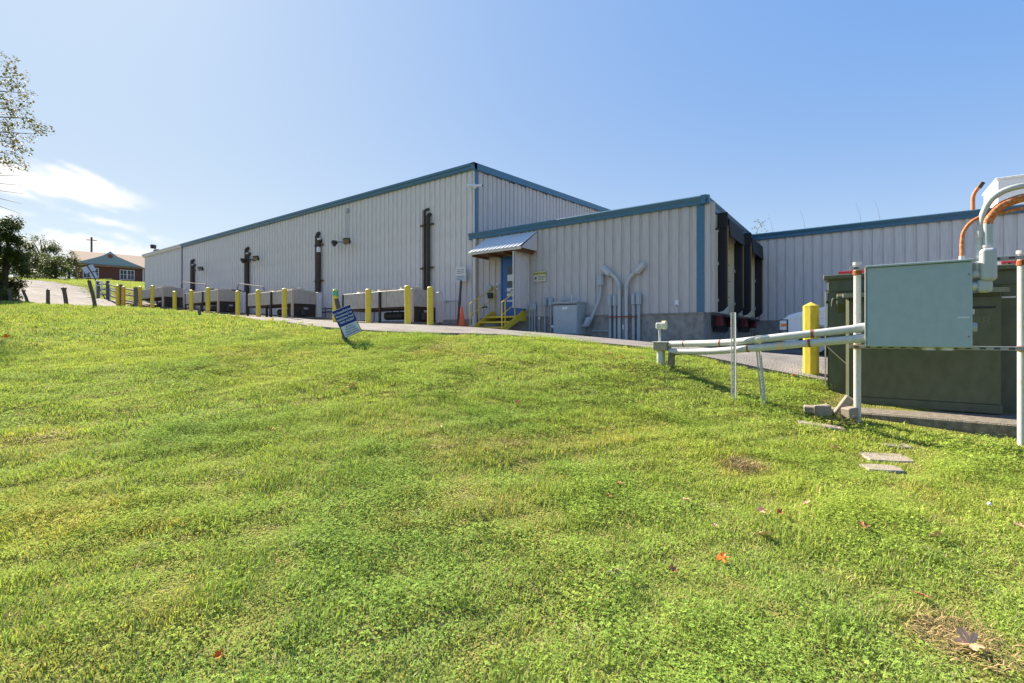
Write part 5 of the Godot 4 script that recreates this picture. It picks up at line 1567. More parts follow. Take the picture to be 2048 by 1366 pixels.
func build_far_left():
	# stump posts along the lawn's edge
	var posts = [[-14.9, 8.42, 1.24, 0.075, -0.30, 0.10, "tall thin wooden post leaning left, nearest the white rail"], [-17.4, 8.9, 0.92, 0.085, -0.14, 0.0, "thick wooden post with a flared broken top, leaning slightly left"], [-18.8, 9.3, 0.78, 0.078, 0.0, 0.02, "short upright wooden post, middle of the row"], [-20.3, 9.75, 0.72, 0.065, -0.28, 0.05, "pointed wooden post leaning left, second from the ivy tree"], [-21.6, 10.15, 0.74, 0.075, -0.16, 0.0, "wooden post leaning left, right at the ivy-covered tree"]]
	for p in posts:
		var t = thing("wooden_post", p[6], "post", Vector3(p[0], land(p[0], p[1]) - 0.05, p[1]), "old wooden posts along the lawn")
		var lean = Vector3(p[4] * 0.8, 0, -p[4] * 0.6)
		var h = p[2]
		var top = p[3] * (1.35 if p[3] > 0.08 else (0.45 if p[3] < 0.07 else 0.9))
		put(t, "shaft", a_tube([Vector3.ZERO, Vector3(0, h * 0.5, 0) + lean * 0.42, Vector3(0, h * 0.86, 0) + lean * 0.84, Vector3(0.01, h, 0) + lean], [p[3], p[3] * 0.95, p[3] * 0.92, top], 7, true, false), M.old_wood)
		put(t, "split", a_tube([Vector3(p[3] * 0.4, h * 0.86, 0.03) + lean * 0.9, Vector3(p[3] * 0.5, h * 1.05, 0.02) + lean], [0.03, 0.012], 5, true, false), M.old_wood)
	var stake = thing("short_stake", "short dark wooden stake standing alone in the lawn before the bollards", "stake", Vector3(-8.9, land(-8.9, 6.53), 6.53))
	put(stake, "shaft", a_tube([Vector3(0.03, -0.05, 0), Vector3(-0.06, 0.26, 0)], 0.055, 6, true, false), M.old_wood)
	put(stake, "top", a_tube([Vector3(-0.06, 0.26, 0), Vector3(-0.07, 0.29, 0.01)], [0.055, 0.03], 6, true, false), M.old_wood)
	# the rail fence
	var f = thing("rail_fence", "weathered three-rail wooden fence beside the far bollards", "fence", Vector3(-26.0, 1.9, 4.6))
	var fp = [Vector3(-22.9, 0, 4.72), Vector3(-26.2, 0, 4.60), Vector3(-29.3, 0, 4.50), Vector3(-32.4, 0, 4.3)]
	var tops = []
	for p in fp:
		var y = land(p.x, p.z)
		put(f, "fence_post", a_span(Vector3(p.x - 0.09, y - 0.2, p.z - 0.09) - f.position, Vector3(p.x + 0.09, y + 1.28, p.z + 0.09) - f.position, 0.02), M.grey_wood)
		tops.append(Vector3(p.x, y, p.z) - f.position)
	for k in 3:
		for h in [0.35, 0.72, 1.08]:
			put(f, "rail", a_tube([tops[k] + Vector3.UP * h, tops[k].lerp(tops[k + 1], 0.5) + Vector3.UP * (h - 0.02), tops[k + 1] + Vector3.UP * h], 0.05, 6, true, false), M.grey_wood)
	var bk = thing("retaining_timber", "dark timber bank under the rail fence", "timber", Vector3(-26.2, 1.75, 4.1))
	for k in 3:
		put(bk, "timber", a_span(Vector3(-3.2, -0.35 + k * 0.22, -0.12 - 0.03 * k), Vector3(3.2, -0.14 + k * 0.22, 0.1 - 0.03 * k), 0.02), M.old_wood, Vector3.ZERO, Basis(Vector3(0, 0, 1), -0.085))
	# signs seen from the back, on a leaning pole, and the white handrail
	var sg = Vector3(-31.6, 0, 4.45)
	sg.y = land(sg.x, sg.z)
	var out = Vector3(0.93, 0, 0.37).normalized()
	var side = Vector3.UP.cross(out).normalized()
	var s = thing("leaning_road_sign", "two pale square sign backs on a leaning dark pole by the hill pavement", "sign", sg)
	var basis = Basis(side, Vector3.UP, out)
	put(s, "pole", a_tube([side * 0.35, side * -0.62 + Vector3(0, 2.45, 0)], 0.035, 6), M.dark_iron)
	var tl = basis * Basis(Vector3(0, 0, 1), deg_to_rad(26.0))
	put(s, "panel", a_box(Vector3(0.66, 0.46, 0.015), 0.004), M.sign_pale, side * -0.52 + Vector3(0, 2.10, 0) + out * 0.05, tl)
	put(s, "panel", a_box(Vector3(0.36, 0.40, 0.015), 0.004), M.sign_pale, side * -0.28 + Vector3(0, 1.66, 0) + out * 0.05, tl)
	put(s, "bar", a_box(Vector3(0.06, 0.98, 0.02)), M.black, side * -0.42 + Vector3(0, 1.92, 0) + out * 0.07, tl)
	var hr = thing("white_handrail", "white metal handrail stepping down beside the hill pavement", "handrail", sg + out * 1.0 + side * 0.75)
	var hp = [side * -0.75 + Vector3(0, 1.2, 0), side * -0.45 + Vector3(0, 1.15, 0), side * 0.02 + Vector3(0, 0.72, 0), side * 0.35 + Vector3(0, 0.62, 0)]
	put(hr, "rail", a_tube(hp, 0.04, 8), M.white)
	for p in hp:
		put(hr, "upright", a_tube([p, Vector3(p.x, p.y - 0.95, p.z)], 0.03, 8), M.white)
	put(hr, "rail", a_tube([hp[0] - Vector3.UP * 0.3, hp[1] - Vector3.UP * 0.3, hp[2] - Vector3.UP * 0.35], 0.03, 8), M.white)
	var bp = thing("bent_post", "bent black post right of the white handrail", "post", sg + out * 0.6 + side * 1.4)
	put(bp, "shaft", a_tube([Vector3(-0.1, -0.2, 0), side * 0.12 + Vector3(0, 0.55, 0), side * 0.05 + Vector3(0, 0.95, 0)], 0.035, 6), M.black)
	# the brick house
	var h = thing("brick_house", "low brick house with a pale blue gable on top of the hill", "house", Vector3(-73.5, 6.9, -2.6))
	h.rotation.y = deg_to_rad(77.0)
	put(h, "wall", a_span(Vector3(0, -1.5, -9), Vector3(16.5, 2.6, 0)), M.brick_wall)
	var rf = MB.new()
	rf.prism(PackedVector2Array([Vector2(0.55, 2.55), Vector2(0.55, 2.68), Vector2(-4.5, 4.95), Vector2(-9.55, 2.68), Vector2(-9.55, 2.55)]), -16.9, 0.35)
	var roof = put(h, "roof", rf, M.house_roof, Vector3.ZERO, Basis(Vector3(0, 0, 1), Vector3.UP, Vector3(-1, 0, 0)))
	var gb = MB.new()
	gb.prism(PackedVector2Array([Vector2(-0.1, 2.62), Vector2(7.7, 2.62), Vector2(5.5, 3.55), Vector2(4.55, 4.0), Vector2(3.8, 4.62), Vector2(3.05, 4.0), Vector2(2.1, 3.55)]), 0.25, 0.40)
	var gable = put(h, "gable", gb, M.gable_blue)
	var gr = MB.new()
	gr.prism(PackedVector2Array([Vector2(2.1, 3.55), Vector2(3.05, 4.0), Vector2(3.8, 4.62), Vector2(4.55, 4.0), Vector2(5.5, 3.55)]), -3.5, 0.26)
	put(gable, "gable_roof", gr, M.house_roof)
	put(gable, "round_vent", a_tube([Vector3(3.8, 3.95, 0.36), Vector3(3.8, 3.95, 0.44)], 0.28, 18), M.rust)
	for wx in [1.0, 4.9]:
		var w = put(h, "window", a_span(Vector3(wx, 0.95, -0.02), Vector3(wx + 1.5, 2.15, 0.06)), M.glass)
		put(w, "frame", a_span(Vector3(wx - 0.08, 0.87, 0.0), Vector3(wx, 2.23, 0.1)), M.white)
		put(w, "frame", a_span(Vector3(wx + 1.5, 0.87, 0.0), Vector3(wx + 1.58, 2.23, 0.1)), M.white)
		put(w, "frame", a_span(Vector3(wx, 2.15, 0.0), Vector3(wx + 1.5, 2.23, 0.1)), M.white)
		put(w, "sill", a_span(Vector3(wx - 0.1, 0.79, 0.0), Vector3(wx + 1.6, 0.87, 0.14)), M.white)
		put(w, "mullion", a_span(Vector3(wx + 0.69, 0.95, 0.061), Vector3(wx + 0.81, 2.15, 0.1)), M.white)
		for q in [0.32, 1.13]:
			put(w, "muntin", a_span(Vector3(wx + q, 0.95, 0.061), Vector3(wx + q + 0.05, 2.15, 0.08)), M.white)
		put(w, "muntin", a_span(Vector3(wx, 1.53, 0.081), Vector3(wx + 1.5, 1.58, 0.09)), M.white)
	for dx in [0.0, 7.4]:
		put(h, "downspout", a_span(Vector3(dx, -0.4, 0.0), Vector3(dx + 0.14, 2.55, 0.12)), M.white)
	put(h, "gutter", a_span(Vector3(-0.2, 2.50, 0.02), Vector3(16.6, 2.615, 0.24)), M.white)
	var up = thing("utility_pole", "thin utility pole standing behind the brick house", "pole", Vector3(-93.0, 8.0, -8.8))
	put(up, "shaft", a_tube([Vector3(0, -1, 0), Vector3(0, 8.4, 0)], 0.14, 8), M.old_wood)
	put(up, "crossarm", a_tube([Vector3(-0.3, 7.9, 0.6), Vector3(0.3, 7.9, -0.6)], 0.07, 6), M.old_wood)


# ---------------------------------------------------------------- trees and shrubs

func crown(blobs: Array, density: float, size: float, colours: Array, salt: int) -> MB:
	# leaves strewn through the volume of many uneven clumps; blobs: [centre, radius]
	var b = MB.new()
	b.colored = true
	var rg = RandomNumberGenerator.new()
	rg.seed = salt
	for bl in blobs:
		var n = int(density * bl[1] * bl[1])
		var tint = rg.randf_range(0.8, 1.2)
		for k in n:
			var d = Vector3(rg.randfn(), rg.randfn() * 0.85, rg.randfn()).normalized()
			var r = bl[1] * pow(rg.randf(), 0.45) * (1.0 + 0.35 * rg.randfn() * 0.5)
			b.col = colours[rg.randi() % colours.size()] * tint * rg.randf_range(0.75, 1.25)
			leaf(b, bl[0] + d * r, size * rg.randf_range(0.6, 1.3), rg)
	return b


func tree(called: String, label: String, cat: String, base: Vector3, h: float, spread: float, n_blobs: int, size: float, density: float, colours: Array, salt: int, low := 0.35, group := "", limbs := 7):
	var t = thing(called, label, cat, base, group)
	var rg = RandomNumberGenerator.new()
	rg.seed = salt * 31 + 7
	var tr = MB.new()
	var rad = h * 0.022 + 0.04
	tr.tube([Vector3(0, -0.3, 0), Vector3(rg.randf_range(-0.1, 0.1), h * 0.3, rg.randf_range(-0.1, 0.1)), Vector3(rg.randf_range(-0.3, 0.3), h * 0.62, rg.randf_range(-0.3, 0.3)), Vector3(rg.randf_range(-0.4, 0.4), h * 0.9, rg.randf_range(-0.4, 0.4))], [rad * 1.3, rad, rad * 0.6, rad * 0.2], 8)
	var blobs = []
	for k in n_blobs:
		var a = rg.randf() * TAU
		var y = lerpf(low, 0.96, rg.randf())
		var env = sqrt(maxf(0.08, 1.0 - pow((y - (low + 1.0) / 2.0) / ((1.02 - low) / 2.0), 2.0)))
		var r = spread * env * sqrt(rg.randf()) * 0.85
		blobs.append([Vector3(cos(a) * r, h * y, sin(a) * r), spread * rg.randf_range(0.18, 0.36)])
	for k in mini(limbs, n_blobs):
		var e = blobs[k][0]
		tr.tube([Vector3(0, e.y * 0.55, 0), Vector3(e.x * 0.45, e.y * 0.8, e.z * 0.45), e], [rad * 0.5, rad * 0.32, rad * 0.1], 6)
	put(t, "trunk", tr, M.bark)
	put(t, "crown", crown(blobs, density, size, colours, salt), M.tree_leaf)
	return t


func build_trees():
	var deep = [Color(0.035, 0.065, 0.014), Color(0.05, 0.085, 0.02), Color(0.07, 0.105, 0.025), Color(0.09, 0.12, 0.03)]
	var pale = [Color(0.08, 0.12, 0.025), Color(0.11, 0.15, 0.035), Color(0.14, 0.17, 0.045), Color(0.10, 0.13, 0.03)]
	var at = func(x, z): return Vector3(x, land(x, z), z)
	# the tree whose branches hang into the picture at the upper left
	var t = thing("overhanging_tree", "tree whose thin leafy branches hang into the sky at the upper left", "tree", at.call(-12.3, 13.2))
	var by = t.position
	var rg = RandomNumberGenerator.new()
	rg.seed = 91
	var tr = MB.new()
	tr.tube([Vector3(0, -0.4, 0), Vector3(0.1, 3.0, 0), Vector3(-0.1, 6.5, 0.2), Vector3(0.1, 10.0, 0.1)], [0.3, 0.22, 0.15, 0.05], 9)
	var blobs = []
	var tips = [Vector3(-10.0, 8.5, 11.55), Vector3(-10.25, 9.0, 11.8), Vector3(-9.75, 8.0, 11.4), Vector3(-9.85, 7.45, 11.45), Vector3(-9.60, 7.15, 11.25), Vector3(-10.1, 7.0, 11.6), Vector3(-9.9, 6.35, 11.5), Vector3(-9.55, 6.65, 11.2), Vector3(-10.1, 6.0, 11.6), Vector3(-10.0, 5.65, 11.55), Vector3(-10.4, 7.8, 11.9), Vector3(-10.4, 6.7, 11.9), Vector3(-10.5, 8.6, 12.0)]
	for p in tips:
		var e = p - by
		tr.tube([Vector3(0, e.y - 1.0, 0), Vector3(e.x * 0.5, e.y + 0.1, e.z * 0.5), e], [0.06, 0.03, 0.005], 6)
		for k in 6:
			blobs.append([e + Vector3(rg.randf_range(-0.5, 0.05), rg.randf_range(-0.3, 0.25), rg.randf_range(-0.3, 0.3)), rg.randf_range(0.13, 0.26)])
	for k in 30:
		var a = rg.randf() * TAU
		var r = rg.randf_range(0.3, 1.0) * 2.2
		blobs.append([Vector3(-1.0 + cos(a) * r, rg.randf_range(4.6, 9.6), 0.9 + sin(a) * r), rg.randf_range(0.5, 0.9)])
	for k in 5:
		var y = 4.5 + k * 0.10 - by.y
		tr.tube([Vector3(-0.2, y - 0.2, 0), Vector3(1.4, y + 0.12 * k - 0.1, -1.1), Vector3(2.3 + 0.12 * (k % 3), y - 0.5 + 0.22 * k, -1.75)], [0.03, 0.012, 0.003], 5)
	put(t, "trunk", tr, M.bark)
	put(t, "crown", crown(blobs, 620.0, 0.09, [Color(0.17, 0.18, 0.05), Color(0.22, 0.19, 0.065), Color(0.13, 0.16, 0.04), Color(0.26, 0.19, 0.08)], 12), M.tree_leaf)
	# the ivy-covered tree at the left edge and its undergrowth
	tree("ivy_tree", "dark ivy-covered tree at the left edge before the hill pavement", "tree", at.call(-23.75, 10.15), 4.35, 1.3, 70, 0.12, 2200.0, deep, 21, 0.02)
	tree("low_shrub", "round leafy shrub at the foot of the ivy-covered tree", "shrub", at.call(-22.35, 10.45), 0.75, 0.75, 18, 0.08, 2000.0, pale, 22, 0.05)
	tree("low_shrub", "spreading shrub hanging over the pavement right of the ivy-covered tree", "shrub", at.call(-25.1, 9.9), 1.5, 0.75, 16, 0.10, 1800.0, deep, 23, 0.1)
	# behind the pavement, left of the house
	var far = [
		[-62.6, 1.85, 4.0, 1.7, deep, "dark broad tree left of the house, in the middle of the hilltop group"],
		[-55.0, 2.6, 2.5, 1.35, pale, "pale green rounded tree in front of the hilltop group"],
		[-57.4, 4.25, 3.0, 1.6, deep, "dark tree at the left of the hilltop group"],
		[-62.6, 0.0, 3.3, 1.35, pale, "loose light tree close to the brick house"],
		[-70.0, 1.1, 5.6, 2.3, pale, "thin airy tree rising behind the hilltop group"],
		[-59.5, 5.6, 2.6, 1.5, pale, "small light tree far left of the hilltop group"],
	]
	for k in far.size():
		var f = far[k]
		tree("hilltop_tree", f[5], "tree", at.call(f[0], f[1]), f[2], f[3], 46, 0.16, 620.0 if k != 4 else 130.0, f[4], 40 + k, 0.05 if k != 4 else 0.4, "trees on the hill left of the house")
	for k in 3:
		var p = [[-52.0, 5.4], [-51.5, 4.85], [-50.9, 4.4]][k]
		tree("hedge_bush", ["clipped low bush at the left of the hilltop hedge", "clipped low bush in the middle of the hilltop hedge", "clipped low bush at the right of the hilltop hedge"][k], "bush", at.call(p[0], p[1]), 0.62, 0.62, 14, 0.10, 900.0, deep, 60 + k, 0.1, "low hedge before the hilltop trees", 2)


# ---------------------------------------------------------------- grass, clover, thatch, fallen leaves

func blade(b: MB, at: Vector3, h: float, w: float, az: float, lean: float):
	var d = Vector3(cos(az), 0, sin(az))
	var s = Vector3(-sin(az), 0, cos(az)) * w * 0.5
	var p1 = at + Vector3.UP * h * 0.55 + d * lean * 0.35
	var tip = at + Vector3.UP * h * (1.0 - 0.25 * minf(1.0, lean / h)) + d * lean
	var n = (Vector3.UP * 0.5 - d * 0.5 + Vector3(0, 0.4, 0)).normalized()
	var tri = func(a, c, e):
		if (c - a).cross(e - a).dot(n) > 0:
			b.tri(a, c, e, n, n, n)
		else:
			b.tri(a, e, c, n, n, n)
	tri.call(at - s, at + s, p1 + s * 0.85)
	tri.call(at - s, p1 + s * 0.85, p1 - s * 0.85)
	tri.call(p1 - s * 0.85, p1 + s * 0.85, tip)


func grass_patch(salt: int, n: int, r: float, h0: float, h1: float, w: float, flop: float) -> ArrayMesh:
	var rg = RandomNumberGenerator.new()
	rg.seed = salt
	var b = MB.new()
	b.colored = true
	for k in n:
		var a = rg.randf() * TAU
		var q = sqrt(rg.randf()) * r
		var h = rg.randf_range(h0, h1)
		var g = rg.randf_range(0.72, 1.28)
		var straw = rg.randf()
		b.col = Color(0.345, 0.455, 0.095) * g if straw > 0.12 else Color(0.50, 0.44, 0.22) * g
		blade(b, Vector3(cos(a) * q, -0.012, sin(a) * q), h, w * rg.randf_range(0.7, 1.3), rg.randf() * TAU, h * rg.randf_range(0.15, flop))
	return b.mesh()


func clover_patch(salt: int, n: int, r: float, size: float) -> ArrayMesh:
	var rg = RandomNumberGenerator.new()
	rg.seed = salt
	var b = MB.new()
	b.colored = true
	for k in n:
		var a = rg.randf() * TAU
		var q = sqrt(rg.randf()) * r
		var c = Vector3(cos(a) * q, rg.randf_range(0.012, 0.05), sin(a) * q)
		b.col = Color(0.30, 0.42, 0.08) * rg.randf_range(0.7, 1.4)
		var s = size * rg.randf_range(0.6, 1.25)
		var tilt = Basis(Vector3(rg.randf_range(-1, 1), 0, rg.randf_range(-1, 1)).normalized(), rg.randf_range(0.0, 0.6)) * Basis(Vector3.UP, rg.randf() * TAU)
		for m in 3:
			var d = tilt * Vector3(cos(m * TAU / 3), 0, sin(m * TAU / 3))
			var e = tilt * Vector3(cos(m * TAU / 3 + PI / 2), 0, sin(m * TAU / 3 + PI / 2))
			var n3 = (tilt * Vector3.UP).normalized()
			var p = [c, c + d * s * 0.6 - e * s * 0.42, c + d * s, c + d * s * 0.6 + e * s * 0.42]
			b.tri(p[0], p[2], p[1], n3, n3, n3)
			b.tri(p[0], p[3], p[2], n3, n3, n3)
	return b.mesh()


func thatch_patch(salt: int, n: int, r: float) -> ArrayMesh:
	var rg = RandomNumberGenerator.new()
	rg.seed = salt
	var b = MB.new()
	b.colored = true
	for k in n:
		var a = rg.randf() * TAU
		var q = sqrt(rg.randf()) * r
		var g = rg.randf_range(0.6, 1.3)
		b.col = (Color(0.36, 0.26, 0.13) if rg.randf() < 0.75 else Color(0.24, 0.22, 0.08)) * g
		var az = rg.randf() * TAU
		var at = Vector3(cos(a) * q, rg.randf_range(0.004, 0.03), sin(a) * q)
		blade(b, at, rg.randf_range(0.01, 0.03), 0.004, az, rg.randf_range(0.03, 0.07))
	return b.mesh()


func stem_patch() -> ArrayMesh:
	# two or three long bleached stems, bent over
	var rg = RandomNumberGenerator.new()
	rg.seed = 171
	var b = MB.new()
	b.colored = true
	for k in 3:
		b.col = Color(0.46, 0.43, 0.27) * rg.randf_range(0.8, 1.1)
		var az = rg.randf() * TAU
		var d = Vector3(cos(az), 0, sin(az))
		var L = rg.randf_range(0.07, 0.15)
		var o = Vector3(rg.randf_range(-0.05, 0.05), 0.0, rg.randf_range(-0.05, 0.05))
		b.tube([o, o + Vector3(0, 0.05, 0) + d * L * 0.3, o + Vector3(0, 0.06, 0) + d * L * 0.7, o + Vector3(0, 0.035, 0) + d * L], [0.0010, 0.0012, 0.0010, 0.0006], 4, false)
	return b.mesh()


func strew(parent: Node, called: String, mesh: Mesh, material: Material, list: Array):
	if list.is_empty():
		return
	var mm = MultiMesh.new()
	mm.transform_format = MultiMesh.TRANSFORM_3D
	mm.use_colors = true
	mm.mesh = mesh
	mm.instance_count = list.size()
	for i in list.size():
		mm.set_instance_transform(i, list[i][0])
		mm.set_instance_color(i, list[i][1])
	var o = MultiMeshInstance3D.new()
	o.name = called
	o.multimesh = mm
	o.material_override = material
	parent.add_child(o, true)
	o.set_meta("kind", "stuff")


func build_grass():
	var kinds = noise(0.5, 51, 3)
	var dry = noise(0.35, 52, 4)
	var tone = noise(0.22, 53, 3)
	var tall = noise(0.6, 54, 2)
	var tuft = noise(2.2, 55, 2)
	var fine = []
	for k in 4:
		fine.append(grass_patch(100 + k, 90, 0.11, 0.016, 0.042, 0.0037, 1.1))
	var mid = []
	for k in 3:
		mid.append(grass_patch(110 + k, 100, 0.16, 0.018, 0.042, 0.006, 1.1))
	var rough = []
	for k in 3:
		rough.append(grass_patch(120 + k, 100, 0.32, 0.03, 0.06, 0.013, 1.0))
	var high = []
	for k in 2:
		high.append(grass_patch(130 + k, 36, 0.10, 0.04, 0.085, 0.0042, 0.8))
	var clov = []
	for k in 3:
		clov.append(clover_patch(140 + k, 90, 0.12, 0.0075))
	var that = []
	for k in 2:
		that.append(thatch_patch(150 + k, 60, 0.13))
	var lists = {}
	var rg = RandomNumberGenerator.new()
	rg.seed = 2024
	# bare or dry places that the photograph shows: [x, z, radius, strength]
	var bare = [[12.65, 11.43, 0.22, 0.6], [12.97, 11.6, 0.26, 0.7], [13.10, 11.78, 0.26, 0.8], [12.82, 12.03, 0.2, 0.6], [11.8, 10.1, 0.22, 0.7], [12.3, 11.0, 0.2, 0.4], [12.45, 8.02, 0.3, 0.9], [7.0, 9.9, 0.2, 0.6]]
	var forward = Vector2(-0.593, -0.8052)
	var zones = [[0.0, 6.0, 0.055], [6.0, 13.0, 0.09], [13.0, 34.0, 0.18], [34.0, 85.0, 0.5]]
	for zi in 4:
		var zone = zones[zi]
		var st = zone[2]
		var x = -85.0 if zi == 3 else (-38.0 if zi == 2 else -3.0)
		while x < (0.0 if zi == 3 else 20.0):
			var z = -14.0 if zi == 3 else 3.6
			while z < 26.0:
				var px = x + rg.randf() * st
				var pz = z + rg.randf() * st
				z += st
				var v = Vector2(px - CAMERA_AT.x, pz - CAMERA_AT.z)
				var dist = v.length()
				if dist < zone[0] or dist >= zone[1]:
					continue
				if dist > 2.5 and v.dot(forward) < dist * 0.52:
					continue
				if is_paved(px, pz) or (px > 12.26 and px < 15.4 and pz > 5.2 and pz < 7.6) or (pz < 0.2 and px > -37.6) or (px < -73 and pz < -2):
					continue
				if (absf(px - 12.86) < 0.24 and absf(pz - 8.88) < 0.11) or (absf(px - 12.83) < 0.2 and absf(pz - 9.26) < 0.08):
					continue
				if zi == 2 and px > 9 and pz < 6:
					continue
				var y = land(px, pz)
				if pz < 21:
					y += lawn_rough(px, pz) * clampf((pz - 4.0) / 3.0, 0.0, 1.0)
				var dn = dry.get_noise_2d(px, pz) * 0.68 + rg.randf_range(-0.12, 0.12)
				for q in bare:
					var dd = Vector2(px - q[0], pz - q[1]).length()
					if dd < q[2]:
						dn += q[3] * (1.0 - dd / q[2])
				var kn = kinds.get_noise_2d(px, pz) + rg.randf_range(-0.35, 0.35)
				var tn = tone.get_noise_2d(px, pz)
				var tint = Color(1.0 + 0.22 * tn, 1.0 + 0.10 * tn, 1.0 - 0.1 * tn) * rg.randf_range(0.85, 1.15)
				if dn > 0.25:
					tint = Color(tint.r * 1.22, tint.g * 1.0, tint.b * 1.15)
				var bs = Basis(Vector3.UP, rg.randf() * TAU)
				# the mower has combed the left lawn in alternate strips
				var strip = sin((px * 0.86 + pz * 0.51) * 5.2 + tn * 2.0)
				var comb = 0.24 * strip * clampf((11.5 - px) / 3.0, 0.25, 1.0)
				bs = Basis(Vector3(0.86, 0, 0.51), comb) * bs
				var sc = rg.randf_range(0.75, 1.25)
				var key = ""
				if zi < 2 and dn > 0.5:
					key = "thatch/%d" % (rg.randi() % 2)
					tint = Color(1, 1, 1) * rg.randf_range(0.8, 1.2)
					if zi == 1:
						sc *= 1.5
				elif zi < 2 and (kn > 0.36 or rg.randf() < 0.07):
					key = "clover/%d" % (rg.randi() % 3)
					if zi == 1:
						sc *= 1.5
				elif zi == 0 and rg.randf() < 0.004:
					key = "stem/0"
					tint = Color(1, 1, 1)
				elif zi < 2 and tall.get_noise_2d(px, pz) > 0.40 and rg.randf() < 0.4:
					key = "high/%d" % (rg.randi() % 2)
				elif zi == 0:
					key = "fine/%d" % (rg.randi() % 4)
				elif zi == 1:
					key = "mid/%d" % (rg.randi() % 3)
				else:
					key = "rough/%d" % (rg.randi() % 3)
					if zi == 3:
						sc *= 2.2
				if not lists.has(key):
					lists[key] = []
				lists[key].append([Transform3D(bs.scaled(Vector3(sc, sc * (0.95 + 1.05 * tuft.get_noise_2d(px, pz)) * rg.randf_range(0.8, 1.15) * (0.6 if zi == 3 else 1.0), sc)), Vector3(px, y, pz)), tint])
			x += st
	var lawn = Node3D.new()
	lawn.name = "lawn_grass"
	add_child(lawn)
	tag(lawn, "short mown sunlit grass covering the rising lawn", "grass", "", "stuff")
	var cl = Node3D.new()
	cl.name = "clover"
	add_child(cl)
	tag(cl, "patches of small-leaved clover growing through the lawn", "clover", "", "stuff")
	var th = Node3D.new()
	th.name = "dry_thatch"
	add_child(th)
	tag(th, "tan patches of dry cut grass lying on the lawn", "dry grass", "", "stuff")
	var total = 0
	for k in 4:
		strew(lawn, "fine_grass", fine[k], M.grass_blade, lists.get("fine/%d" % k, []))
	for k in 3:
		strew(lawn, "fine_grass", mid[k], M.grass_blade, lists.get("mid/%d" % k, []))
		strew(lawn, "coarse_grass", rough[k], M.grass_blade, lists.get("rough/%d" % k, []))
		strew(cl, "clover_leaf", clov[k], M.grass_blade, lists.get("clover/%d" % k, []))
	for k in 2:
		strew(lawn, "tall_grass", high[k], M.grass_blade, lists.get("high/%d" % k, []))
		strew(th, "straw", that[k], M.dry_blade, lists.get("thatch/%d" % k, []))
	strew(th, "pale_stem", stem_patch(), M.dry_blade, lists.get("stem/0", []))
	for k in lists:
		total += lists[k].size()
	print("grass patches: ", total)


func lobed_leaf(size: float, salt: int, c: Color) -> MB:
	# a dry lobed leaf, curled up along its middle and at its points
	var rg = RandomNumberGenerator.new()
	rg.seed = salt
	var b = MB.new()
	b.colored = true
	var N = 30
	var fold = rg.randf_range(0.1, 0.55)
	var curl = rg.randf_range(0.1, 0.5)
	var rings = [[], [], []]
	for k in N:
		var a = TAU * k / N
		var lobe = 0.50 + 0.50 * pow(absf(cos(a * 2.5)), 0.7) * rg.randf_range(0.85, 1.1)
		if k > N * 0.42 and k < N * 0.58:
			lobe *= 0.55
		for q in 3:
			var t = [0.35, 0.7, 1.0][q]
			var r = size * 0.5 * lerpf(0.55, lobe, t) * t
			var x = cos(a) * r
			var z = sin(a) * r * 0.85
			var y = absf(z) * fold + pow(t, 3.0) * curl * size * 0.35 * (0.6 + 0.4 * sin(a * 3.0 + salt)) + rg.randf_range(-0.02, 0.02) * size
			rings[q].append(Vector3(x, y, z))
	for k in N:
		var m = (k + 1) % N
		b.col = c * rg.randf_range(0.86, 1.14)
		b.flat(Vector3.ZERO, rings[0][m], rings[0][k])
		for q in 2:
			b.quad(rings[q][k], rings[q][m], rings[q + 1][m], rings[q + 1][k])
	b.col = c * 0.8
	b.tube([Vector3(-size * 0.2, 0.0, 0), Vector3(-size * 0.7, size * 0.12, size * 0.06)], 0.0014, 4, false)
	return b


func build_fallen_leaves():
	var tan = Color(0.60, 0.40, 0.24)
	var brown = Color(0.36, 0.17, 0.085)
	var orange = Color(0.52, 0.15, 0.02)
	var red = Color(0.40, 0.12, 0.06)
	# [x, z, size, colour, label]
	for e in leaf_spots(tan, brown, orange, red):
		var y = land(e[0], e[1]) + lawn_rough(e[0], e[1]) + 0.035
		var o = put(self, "fallen_leaf", lobed_leaf(e[2] * 0.68, int(e[0] * 100 + e[1] * 37), e[3]), M.fallen, Vector3(e[0], y, e[1]), Basis(Vector3.UP, e[0] * 7.0) * Basis(Vector3.RIGHT, sin(e[1] * 9.0) * 0.5))
		tag(o, e[4], "leaf", "dry leaves fallen on the lawn")


